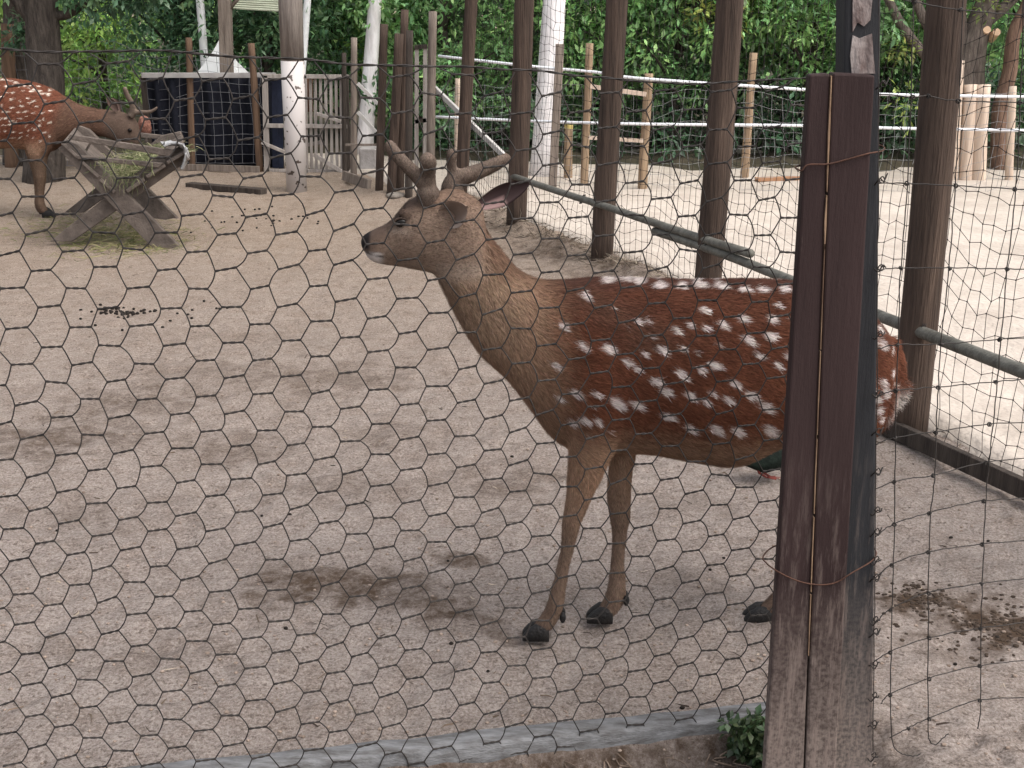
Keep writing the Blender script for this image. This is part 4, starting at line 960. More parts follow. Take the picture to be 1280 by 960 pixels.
def tree(name, label, u, D, h, rx, zlo, greens, n_cl, per, size, trunk_r=.07, group=None, seed=0, slim=.42, lean=0.0, ry=None):
    rg = np.random.default_rng(100 + seed); x0 = V(u, 100, D)[0]; base = np.array([x0, D, 0.0])
    root = thing(name, label, 'tree', base, group)
    mb = MB(); pts = cat_curve([base - (0, 0, .1), base + (lean * .3, 0, h * .3), base + (lean * .7 + rg.normal(0, .06), rg.normal(0, .06), h * .6), base + (lean, 0, h * .92)], 4)
    mb.tube(pts, np.linspace(trunk_r, trunk_r * .3, len(pts)), k=9)
    ry = ry or rx * .85; cz = (zlo + h) / 2; rz = (h - zlo) / 2; cl = []
    while len(cl) < n_cl:
        q = rg.normal(0, 1, 3); q /= np.linalg.norm(q); q *= rg.random() ** .3
        z_ = cz + q[2] * rz
        if z_ > 2.6 and rg.random() < .45: continue                # fewer clumps where nobody looks, still a full crown
        cl.append((x0 + lean * z_ / h + q[0] * rx * (1 + .25 * math.sin(5 * q[2] + seed)), D + q[1] * ry, z_, rg.uniform(.16, .34)))
    for i in rg.choice(len(cl), min(14, len(cl)), replace=False):
        e = np.array(cl[i][:3]); s_ = pts[min(len(pts) - 1, int(len(pts) * max(.15, min(.9, (e[2] * .6) / h))))]
        mb.tube(cat_curve([s_, (s_ + e) / 2 + (0, 0, .06), e], 3), np.linspace(trunk_r * .35, .006, 7), k=5)
    mb.build('trunk', BARK, root, smooth=True)
    v, t, c_ = leaves(cl, per, size, greens, rg, slim=slim); link_np('crown', v, t, LEAF, root, kind='stuff', col=c_)
    return root
hedge = 'leafy trees behind the sand yard'
L1 = ['green leafy tree behind the pale diagonal brace', 'darker leafy tree just behind the thick whitewashed trunk', 'green leafy tree behind the yellow-topped stump post', 'green leafy tree behind the small timber ladder frame',
      'darker leafy tree behind the yellowish young leaves', 'green leafy tree behind the brown plank post', 'green leafy tree behind the bare slanting limbs of the pruned tree', 'green leafy tree beyond the crooked reddish trunk']
for i, (u, D, h, rx, zlo, gr_, n_) in enumerate([(560, 13.6, 3.6, .95, .1, GM, 105), (640, 14.4, 4.0, 1.1, .25, GD, 105), (745, 13.8, 3.7, 1.05, .35, GM, 120), (845, 13.3, 3.6, 1.1, .6, GM, 130), (925, 14.6, 4.2, 1.15, .45, GD, 110), (1015, 13.2, 3.8, 1.1, .75, GM, 130), (1110, 13.8, 3.9, 1.1, .7, GM, 120), (1300, 13.6, 3.9, 1.1, .6, GM, 100)]):
    tree('leafy_tree', L1[i], u, D, h * .78, rx, zlo, gr_, n_, 100, .085, group=hedge, seed=i)
tree('yellow_leafed_tree', 'tree with yellowish young leaves above the far rails', 905, 12.9, 3.4, .6, 1.15, GY, 40, 70, .09, seed=20)
tree('bright_bush_tree', 'bushy tree behind the feeding deer, sunlight painted into its bright yellow-green leaves', 130, 17.0, 4.2, 1.6, .2, GB, 170, 85, .1, seed=21, trunk_r=.06)
tree('green_bush_tree', 'mid green bushy tree behind the feeding deer and tree trunk', 35, 18.5, 4.5, 1.7, .2, GM + GB, 120, 80, .11, seed=22, trunk_r=.06)
tree('dark_leafy_tree', 'dark evergreen tree rising behind the black shade screen', 235, 14.6, 4.0, 1.05, .3, GD, 150, 85, .085, seed=23)
tree('dark_leafy_tree', 'dark broad evergreen tree behind the white tent top', 335, 14.0, 3.9, 1.0, .3, GD, 150, 85, .085, seed=24)
tree('leafy_tree', 'mid green tree behind the picket gate', 425, 15.2, 3.9, 1.0, .3, GM, 120, 85, .09, seed=25)
tree('leafy_tree', 'green tree between the whitewashed trunk and the tall brown posts', 505, 15.0, 3.9, 1.0, .3, GM + GB, 110, 85, .09, seed=26)
# deep wood behind everything
def wood():
    rg = np.random.default_rng(55); cl = []
    for i in range(900):
        x = rg.uniform(-13, 14); cl.append((x, 19.5 + rg.uniform(0, 4.0), 6.5 * rg.random() ** 1.35, rg.uniform(.35, .75)))
    v, t, c_ = leaves(cl, 70, .19, GD + GM, rg)
    o = link_np('distant_wood', v, t, LEAF, kind='stuff', col=c_); tag(o, 'dark green mass of woodland closing the view', 'woodland')
wood()
# undergrowth with the shade under the far trees put into its leaf colour
def undergrowth():
    rg = np.random.default_rng(56); cl = []
    for i in range(330):
        x = rg.uniform(-1.5, 7.5); cl.append((x, 12.3 + rg.uniform(0, 3.5), rg.uniform(.05, .75), rg.uniform(.15, .32)))
    v, t, c_ = leaves(cl, 60, .1, [tuple(.55 * np.array(g)) for g in GD] + GD, rg)
    o = link_np('undergrowth', v, t, LEAF, kind='stuff', col=c_); tag(o, 'low undergrowth behind the far rails, shade painted into its dark leaves', 'undergrowth')
undergrowth()
# litter floor, its dark colour also standing for the shade under the wood
xx = np.linspace(-45, 45, 361); rows_ = []
fr_ = np.interp(xx, [-45, -3.6, -1.2, .6, 2.0, 45], [13.5, 13.5, 12.6, 12.2, 11.7, 11.7]) + .25 * vnoise(xx * 2.2, xx * 0, 130)
for t in np.linspace(0, 1, 14) ** 2: rows_.append(np.stack([xx, fr_ + t * 60, .06 + .05 * vnoise(xx * 3, xx * 0 + t * 40, 131) - (.1 if t == 0 else 0)], -1))
Pf = np.array(rows_); idf = np.arange(14 * 361).reshape(14, 361)
ff = link_np('forest_floor', Pf.reshape(-1, 3), np.stack([idf[:-1, :-1], idf[:-1, 1:], idf[1:, 1:], idf[1:, :-1]], -1).reshape(-1, 4), mat('shaded_litter', (.075, .06, .042), (.03, .03, .018), scale=3, bump=.8, bscale=20, rough=.95), smooth=True); ff['kind'] = 'structure'
# whitewashed trunks
def whitewashed(label, b, t, w0, w1, seed, crown=True):
    B = G(*b); D = B[1]; Tp = V(*t, D); Tp = B + (Tp - B) * (3.4 / Tp[2]); r0 = w0 / 2 * mpp(*b, D); r1 = w1 / 2 * mpp(*b, D)
    root = thing('whitewashed_tree', label, 'tree', B); rg = np.random.default_rng(seed)
    mb = MB(); n_ = 14; tt = np.linspace(0, 1, n_); pts = B + (Tp - B) * tt[:, None]; pts[0][2] -= .1; rr = np.interp(tt, [0, .06, .45, 1], [r0 * 1.25, r0, r1, r1 * .6]) * (1 + .04 * np.array([vnoise(x * 7, seed, 97) for x in tt])); mb.tube(pts, rr, k=16); mb.build('trunk', WHITE_WASH, root, smooth=True)
    cl = [(Tp[0] + rg.normal(0, .7), D + rg.normal(0, .6), 3.4 + rg.normal(.3, .5), rg.uniform(.2, .4)) for _ in range(40)]
    v, t_, c_ = leaves(cl, 60, .1, GM, rg); link_np('crown', v, t_, LEAF, root, kind='stuff', col=c_)
whitewashed('thick whitewashed tree trunk behind the knotted net', (679, 222), (693, 0), 33, 27, 3)
whitewashed('whitewashed tree trunk behind the picket gate posts', (455, 196), (469, 0), 20, 16, 4)
def white_pole(label, u0, u1, vb, w_, D):
    a = V(u0, vb, D); b_ = V(u1, 0, D); base = np.array([a[0] - (b_ - a)[0] * a[2] / (b_ - a)[2], D, 0.0]); top = base + (b_ - base) * (3.2 / b_[2])
    r_ = thing('white_pole', label, 'pole', base); pole_mb(base - (0, 0, .05), top, w_ / 2 * mpp(u0, vb, D), w_ / 2 * mpp(u0, vb, D), wob=.0).build('shaft', WHITE_PAINT, r_, smooth=True)
    mb = MB(); mb.tube([top, top + (0, 0, .03)], w_ * .6 * mpp(u0, vb, D), k=14); mb.build('cap', WHITE_PAINT, r_)
white_pole('slim white pole rising behind the white tent top', 254, 250, 55, 10, 13.35)
white_pole('slim white pole behind the paint-flecked shelter column', 381, 384, 40, 9, 13.2)
# dark-barked tree by the feeding deer
def dark_tree():
    D = 11.4; B = V(52, 215, D); B[2] = 0; root = thing('dark_barked_tree', 'dark rough-barked forked tree behind the feeding deer', 'tree', B)
    mb = MB(); k = mpp(52, 100, D); P = lambda u, v_, o=0: V(u, v_, D + o)
    mb.tube(cat_curve([B - (0, 0, .1), P(58, 110), P(54, 50), P(52, 0), P(50, -120), P(40, -260)], 5), np.interp(np.linspace(0, 1, 26), [0, .15, .5, 1], [.2, .165, .15, .1]), k=14)
    mb.tube(cat_curve([P(52, 45), P(40, 22), P(22, 0), P(0, -40), P(-30, -120)], 5), np.linspace(.085, .05, 21), k=9); mb.tube(cat_curve([P(50, 20), P(36, 5), P(30, -40), P(26, -120)], 5), np.linspace(.07, .045, 16), k=8)
    mb.tube(cat_curve([P(62, 20), P(90, 15), P(130, -20), P(170, -60)], 5), np.linspace(.05, .02, 16), k=7)
    mb.build('trunk', BARK, root, smooth=True)
    rg = np.random.default_rng(77); cl = []
    for i in range(95): cl.append((P(rg.uniform(-120, 230), -100)[0], D + rg.normal(0, .8), 1.66 + abs(rg.normal(.55, .6)), rg.uniform(.16, .34)))
    for u in np.linspace(85, 195, 16): q = P(u + rg.normal(0, 5), rg.uniform(-14, 6)); cl.append((q[0], D + rg.normal(0, .2), q[2], rg.uniform(.07, .13)))
    for u, v_ in ((18, 38), (10, 25), (25, 45), (5, 50)): q = P(u, v_); cl.append((q[0], D + .3, q[2], .12))
    v, t, c_ = leaves(cl, 70, .075, GD, rg); link_np('crown', v, t, LEAF, root, kind='stuff', col=c_)
    B2 = V(27, 205, 12.6); B2[2] = 0; r2 = thing('rough_trunk_tree', 'thick dark trunk standing between the brown post and the forked tree', 'tree', B2)
    m2 = MB(); m2.tube(cat_curve([B2 - (0, 0, .1), V(28, 100, 12.6), V(24, 0, 12.6), V(20, -200, 12.6)], 6), np.linspace(.2, .13, 19), k=14); m2.build('trunk', BARK, r2, smooth=True)
    cl = [(V(20, 0, 12.6)[0] + rg.normal(0, .8), 12.6 + rg.normal(0, .6), 3.2 + rg.normal(0, .6), .3) for _ in range(40)]
    v, t, c_ = leaves(cl, 60, .09, GD, rg); link_np('crown', v, t, LEAF, r2, kind='stuff', col=c_)
dark_tree()
# forked tree with sawn limbs at the far right
def right_tree():
    D = 12.3; B = V(1208, 225, D); B[2] = 0; root = thing('pruned_tree', 'forked grey-brown tree with pale sawn branch ends behind the logs', 'tree', B); P = lambda u, v_, o=0: V(u, v_, D + o)
    mb = MB(); mb.tube(cat_curve([B - (0, 0, .1), P(1207, 120), P(1212, 70), P(1222, 35), P(1238, -10), P(1255, -80), P(1262, -220)], 5), np.interp(np.linspace(0, 1, 31), [0, .25, .6, 1], [.2, .17, .11, .07]), k=14)
    mb.tube(cat_curve([P(1207, 110), P(1200, 60), P(1196, 10), P(1190, -60)], 5), np.linspace(.12, .06, 16), k=10)
    mb.tube(cat_curve([P(1190, 105), P(1165, 78), P(1140, 50), P(1118, 15), P(1100, -30), P(1085, -90)], 5), np.linspace(.062, .035, 26), k=8)
    mb.tube(cat_curve([P(1196, 90), P(1170, 50), P(1152, 18), P(1140, -20), P(1132, -80)], 5), np.linspace(.06, .035, 21), k=8)
    mb.tube(cat_curve([P(1222, 35), P(1256, 8), P(1280, -20), P(1300, -80)], 5), np.linspace(.07, .03, 16), k=8)
    mb.build('trunk', mat('bark_grey', (.2, .165, .14), (.08, .063, .055), scale=6, stretch=(5, 5, .9), bump=.8, rough=.9, dist=.03), root, smooth=True)
    for u, v_ in ((1234, 37), (1246, 40)):
        c_ = MB(); p = P(u, v_, -.13); c_.tube([p + (-.0, .14, -.06), p], [.05, .038], k=12); c_.build('sawn_end', mat('sawn_wood', (.72, .5, .33), (.6, .4, .26), scale=14, bump=.1), root)
    rg = np.random.default_rng(78); cl = [(P(1210, 0)[0] + rg.normal(0, 1.1), D + rg.normal(0, .7), 2.7 + rg.normal(0, .6), rg.uniform(.2, .35)) for _ in range(60)]
    cl += [(P(u, v_)[0], D - .1, P(u, v_)[2], .16) for u, v_ in ((1230, 8), (1262, 60), (1275, 45), (1250, 75), (1110, 30), (1125, 60))]
    v, t, c_ = leaves(cl, 60, .085, GM + GY, rg); link_np('crown', v, t, LEAF, root, kind='stuff', col=c_)
    for u, w_, v0 in ((1262, 14, 30), (1192, 9, 128), (1218, 8, 128)):
        pass
    D2 = 12.0; B2 = V(1250, 220, D2); B2[2] = 0; r2 = thing('crooked_trunk_tree', 'slim crooked reddish trunk beside the pale post at the far rail', 'tree', B2)
    m2 = MB(); m2.tube(cat_curve([B2 - (0, 0, .1), V(1250, 140, D2), V(1262, 90, D2), V(1268, 40, D2), V(1290, -20, D2), V(1300, -200, D2)], 5), np.linspace(.085, .05, 26), k=10); m2.build('trunk', mat('bark_red', (.22, .14, .1), (.1, .06, .045), scale=6, stretch=(5, 5, .9), bump=.8), r2, smooth=True)
    cl = [(V(1300, 0, D2)[0] + rg.normal(0, .6), D2 + rg.normal(0, .5), 2.9 + rg.normal(0, .5), .28) for _ in range(25)]
    v, t, c_ = leaves(cl, 55, .085, GM, rg); link_np('crown', v, t, LEAF, r2, kind='stuff', col=c_)
right_tree()

# ------------------------------------------------------------------ left background: pen fence, screen, tent, column, gate
def left_fence():
    rg = np.random.default_rng(41)
    root = thing('pen_wire_fence', 'fence of thin brown posts and square wire in front of the black screen', 'fence', G(237, 208))
    for b, t, w_ in [((241, 209), (236, 47), 9), ((325, 213), (314, 54), 9), ((15, 208), (9, 30), 17), ((-90, 208), (-98, 40), 10)]: px_pole(b, t, w_, mat('wood_orange', (.16, .1, .066), (.08, .05, .035), scale=4, stretch=(7, 7, .45), bump=.4), 'post', root)
    a, b_ = G(-90, 208), G(330, 211); L = np.linalg.norm(b_ - a); path = lambda s_: a + (b_ - a) * s_ / L + np.array([0, .06, 0])
    knotted_net(path, 0, L, .02, 1.15, .1, .0022, .002, rg, knot=False, sheet=.005).build('square_wire', mat('grey_wire', (.2, .2, .21), (.12, .12, .13), scale=20, bump=0, rough=.6), root)
    mb = MB(); mb.plank(G(60, 207) + (0, 0, .03), G(325, 215) + (0, -.03, .03), .06, .03); mb.build('foot_board', WOOD_GREY, root)
left_fence()
def screen():
    D = 12.3; p0, p1 = V(189, 205, D), V(352, 205, D); root = thing('shade_screen', 'black fabric screen hung on a pale top rail', 'screen', np.array([(p0[0] + p1[0]) / 2, D, 0]))
    zt = V(250, 95, D)[2]; n_ = 140; x = np.linspace(p0[0], p1[0], n_); f_ = D + .03 * np.sin(x * 34 + 2 * vnoise(x * 3, 0, 110)) + .02 * vnoise(x * 12, 1, 111)
    v = []; fc = []
    for i in range(n_):
        for j, z_ in enumerate(np.linspace(.0, zt, 6)): v.append((x[i], f_[i] * (.4 + .6 * 1) + 0, z_))
    for i in range(n_ - 1):
        for j in range(5): fc.append((i * 6 + j, (i + 1) * 6 + j, (i + 1) * 6 + j + 1, i * 6 + j + 1))
    o = link('cloth', np.array(v), fc, mat('black_cloth', (.012, .013, .02), (.007, .008, .013), scale=20, bump=.2, rough=.85), root, smooth=True); md = o.modifiers.new('t', 'SOLIDIFY'); md.thickness = .006
    mb = MB(); mb.plank((p0[0], D - .05, zt + .01), (p1[0], D - .05, zt + .01), .05, .03); mb.build('top_rail', mat('pale_rail', (.42, .4, .39), (.3, .28, .27), scale=6, bump=.2), root, bevel=.004)
    for xx in (p0[0], p1[0]): mb = MB(); mb.box((xx - .025, D - .03, -.05), (xx + .025, D + .02, zt)); mb.build('frame_post', WOOD_DARK, root)
screen()
def tent():
    D = 12.9; a = V(278, 52, D); l_, r_ = V(243, 97, D), V(313, 97, D); hw = (r_[0] - l_[0]) / 2; cx = (r_[0] + l_[0]) / 2
    root = thing('white_tent', 'white pyramid tent top showing above the black screen', 'tent', (cx, D, 0)); ez = l_[2] - .06; mb = MB()
    ring = [(cx - hw * 1.08, D - hw), (cx + hw * 1.08, D - hw), (cx + hw * 1.08, D + hw), (cx - hw * 1.08, D + hw)]; levels = [(1.0, 0), (.74, .22), (.47, .46), (.2, .75), (.01, 1.0)]
    v = []; H = a[2] + .02 - ez
    for s_, t in levels: v += [(cx + (x - cx) * s_, D + (y - D) * s_, ez + H * t) for x, y in ring]
    f = [(i * 4 + j, i * 4 + (j + 1) % 4, (i + 1) * 4 + (j + 1) % 4, (i + 1) * 4 + j) for i in range(4) for j in range(4)] + [(16, 17, 18, 19), (3, 2, 1, 0)]
    mb.add(v, f); mb.build('canopy', mat('tent_white', (.8, .8, .8), (.7, .7, .7), scale=3, bump=.1, rough=.7), root)
    for x, y in ring: m2 = MB(); m2.tube([(x, y, -.05), (x, y, ez + .02)], .03, k=8); m2.build('leg', WHITE_PAINT, root, smooth=True)
tent()
def column():
    B = G(371, 236); D = B[1]; Tp = V(363, 0, D); Tp = B + (Tp - B) * (2.6 / Tp[2]); k = mpp(370, 150, D); root = thing('shelter_column', 'round column, white paint chipped below and bare grey wood above', 'column', B)
    pz = V(365, 76, D)[2]; f = lambda z_: B + (Tp - B) * z_ / 2.6
    lo, hi = MB(), MB(); lo.tube([f(-.08), f(pz * .5), f(pz)], [12.8 * k, 13.6 * k, 14.6 * k], k=20); hi.tube([f(pz - .003), f(1.7), Tp], [14.3 * k, 14.8 * k, 15 * k], k=20)
    m1, n1, l1, b1 = principled('chipped_white'); tcx = n1.new('ShaderNodeTexCoord'); z1 = n1.new('ShaderNodeTexNoise'); z1.inputs['Scale'].default_value = 13; z1.inputs['Detail'].default_value = 3; l1.new(tcx.outputs['Object'], z1.inputs['Vector'])
    cr = n1.new('ShaderNodeValToRGB'); cr.color_ramp.elements[0].position = .61; cr.color_ramp.elements[0].color = (.5, .46, .44, 1); cr.color_ramp.elements[1].position = .64; cr.color_ramp.elements[1].color = (.08, .06, .05, 1); l1.new(z1.outputs['Fac'], cr.inputs[0]); l1.new(cr.outputs[0], b1.inputs['Base Color']); b1.inputs['Roughness'].default_value = .7
    lo.build('painted_shaft', m1, root, smooth=True); hi.build('bare_shaft', mat('bare_column', (.3, .26, .23), (.15, .125, .11), scale=5, stretch=(5, 5, .6), bump=.5), root, smooth=True)
column()
def shelter_post():
    D = G(287, 206)[1]; B = V(287, 206, D); B[2] = 0; root = thing('shelter_post', 'weathered grey square post bracketed to a concrete footing', 'post', B); Tp = V(281, 0, D); Tp = B + (Tp - B) * (2.6 / Tp[2]); k = mpp(287, 190, D)
    mb = MB(); z0 = V(287, 180, D)[2]; mb.prism([B + (x * k, y * k, z_) for x, y, z_ in ((-16, -14, -.05), (16, -14, -.05), (16, 14, -.05), (-16, 14, -.05))], (0, 0, z0 + .05)); mb.build('footing', CONCRETE, root, bevel=.01)
    mb = MB(); hw = 7.2 * k; f = lambda z_: B + (Tp - B) * z_ / 2.6; mb.prism([f(z0 - .02) + (x * hw, y * hw, 0) for x, y in ((-1, -1), (1, -1), (1, 1), (-1, 1))], Tp - f(z0 - .02)); mb.build('timber', WOOD_GREY, root, bevel=.006)
    for x in (-10, -4, 4, 10): m2 = MB(); c0 = f(z0); m2.tube([c0 + (x * k * 1.15, -11 * k, 0), c0 + (x * k * .75, -9.5 * k, 16 * k), c0 + (x * k * .5, -8 * k, 19 * k)], .008, k=6); m2.build('bracket', GALV, root, smooth=True)
    # slatted little roof carried on a strut
    m3 = MB(); m3.tube([V(284, 14, D), V(300, -4, D), V(312, -22, D)], .018, k=8); m3.build('strut', WOOD_GREY, root, smooth=True)
    for i in range(9): m4 = MB(); a = V(292 + i * 1.2, 10 - i * 2.6, D + .1 + i * .1); b_ = V(348, 13 - i * 2.8, D + .1 + i * .1); m4.plank(a, b_, .05, .012, up=(0, 1, .2)); m4.build('roof_slat', mat('pale_slats', (.4, .42, .32), (.28, .29, .22), scale=6, bump=.2), root)
shelter_post()
def gate():
    D = G(380, 214)[1]; root = thing('picket_gate', 'weathered timber picket gate with diagonal braces behind the round column', 'gate', G(385, 214)); m_ = mat('gate_wood', (.4, .36, .33), (.22, .19, .17), scale=5, stretch=(6, 6, .5), bump=.4)
    P = lambda u, v_, o=0: V(u, v_, D + o); k = mpp(380, 150, D)
    def bar(a, b_, wpx, name, o=0, mm=m_, th=.03): mb = MB(); mb.plank(P(*a, o), P(*b_, o), wpx * k, th, up=(0, 0, 1) if abs(a[0] - b_[0]) > abs(a[1] - b_[1]) else (1, 0, 0)); return mb.build(name, mm, root, bevel=.003)
    bar((331, 94), (334, 215), 7, 'stile'); bar((432, 96), (434, 216), 8, 'stile', mm=WOOD_DARK); bar((381, 94), (383, 215), 5, 'stile')
    bar((328, 95), (436, 96), 5, 'rail'); bar((333, 157), (434, 158), 5, 'rail', -.012); bar((334, 213), (436, 214), 4, 'rail')
    for i, u in enumerate((388, 394, 400.5, 407, 413.5, 420, 426)): bar((u, 97), (u + 1.5, 212), 3.6, 'picket', .03, th=.018)
    bar((396, 142), (426, 152), 4, 'brace', -.04); bar((392, 193), (428, 215), 5, 'brace', -.04); bar((327, 178), (356, 190), 4, 'brace', -.04)
    mb = MB(); mb.plank(P(341, 190, .12), P(400, 178, .12), .035, .04, up=(0, 0, 1)); mb.build('cross_tie', m_, root)
    # boards closing the lower part behind
    for u in (343, 350): bar((u, 98), (u + 1, 210), 7, 'panel_board', .06, mm=mat('navy_board', (.02, .025, .045), (.012, .014, .025), scale=8, bump=.2), th=.015)
    bar((386, 97), (387, 140), 9, 'panel_board', .08, mm=mat('red_board', (.23, .12, .075), (.13, .065, .04), scale=8, bump=.2), th=.015)
gate()
grp = 'weathered posts clustered by the gate'
for lab, b, t, w_, m_ in [('dark slim post closing the picket gate', (431, 218), (430, 66), 6, WOOD_DARK), ('straight grey-brown round post next to the gate stile', (442, 224), (442.5, 47), 8.5, WOOD_GREY),
                          ('tall brown post right of the whitewashed trunk by the gate', (474, 237), (480, 30), 10.5, WOOD_POST), ('leaning dark-topped post crossing the taller round one', (489, 242), (499, 42), 12, WOOD_POST),
                          ('tallest round post in the leaning cluster by the gate', (500, 240), (506, 12), 10.5, WOOD_POST), ('nearly black stained post in the cluster by the gate', (511, 247), (512, 38), 9.5, WOOD_DARK),
                          ('split-topped weathered post with a pale stripe by the net', (538, 236), (541, 14), 11, WOOD_GREY)]:
    single('cluster_post', lab, 'post', b, t, w_, m_, grp)
def door_frame():
    D = G(520, 232)[1]; root = thing('board_frame', 'narrow pale board frame with dark top among the cluster posts', 'frame', G(526, 232)); k = mpp(526, 150, D)
    for u, w_ in ((520.5, 5), (531, 5)): mb = MB(); mb.plank(V(u, 236, D), V(u + .5, 60, D), w_ * k, .03, up=(1, 0, 0)); mb.build('stile', mat('gate_wood', (.4, .36, .33)), root)
    mb = MB(); mb.plank(V(518, 59, D), V(534, 58, D), 5 * k, .05); mb.build('head', WOOD_DARK, root)
    mb = MB(); mb.plank(V(519, 152, D), V(533, 150, D), 5 * k, .03); mb.build('cross_rail', WOOD_DARK, root)
    mb = MB(); mb.plank(V(432, 181, D), V(474, 181, D), 2.5 * k, .03); mb.build('cross_bar', WOOD_GREY, root)
    for a, b_ in (((447, 104), (472, 130)), ((447, 140), (470, 165))): mb = MB(); mb.plank(V(*a, D + .2), V(*b_, D + .2), 4 * k, .03); mb.build('brace', mat('pale_brace', (.5, .48, .46)), root)
door_frame()
def blocks():
    B = G(463, 215); D = B[1]; mb = MB(); x0, x1 = V(449, 200, D)[0], V(470, 200, D)[0]; mb.box((x0, D, -.03), (x1, D + .3, V(460, 186, D)[2])); o = mb.build('concrete_block', CONCRETE, None, base=((x0 + x1) / 2, D, 0), bevel=.012); tag(o, 'grey concrete block behind the brown post by the gate', 'block')
    mb = MB(); mb.plank(G(430, 226) + (0, 0, .05), G(462, 235) + (0, 0, .03), .09, .04, up=(0, .3, 1)); o = mb.build('fallen_board', WOOD_GREY, None, base=G(445, 230), bevel=.005); tag(o, 'short board lying tilted at the foot of the gate posts', 'board')
    mb = MB(); mb.plank(G(236, 233) + (0, 0, .012), G(330, 241) + (0, 0, .012), .05, .09, up=(0, 0, 1)); o = mb.build('ground_plank', WOOD_DARK, None, base=G(290, 236), bevel=.005); tag(o, 'dark narrow plank half buried in front of the black screen', 'plank')
    mb = MB(); mb.plank(G(945, 231) + (0, 0, .05), G(1010, 229) + (0, 0, .05), .03, .08); o = mb.build('orange_plank', mat('orange_wood', (.4, .22, .12), (.25, .13, .08), scale=6, bump=.2), None, base=G(975, 230)); tag(o, 'orange-brown plank lying on the sand by the far rails', 'plank')
    for i, (u, v_, w_) in enumerate(((495, 246, 26), (540, 243, 18))):
        p = G(u, v_); k = mpp(u, v_, p[1]); mb = MB(); mb.ball(p + (0, 0, .01), w_ * k / 2, nu=10, nv=7, sq=(1, .8, .35)); o = mb.build('foot_stone', mat('foot_stone', (.24, .21, .18), (.15, .13, .11), scale=20, bump=.4), None, base=p, smooth=True); tag(o, ('flat grey stone under the leaning dark-topped post', 'small flat stone under the split-topped weathered post')[i], 'stone', 'stones under the cluster posts')
blocks()

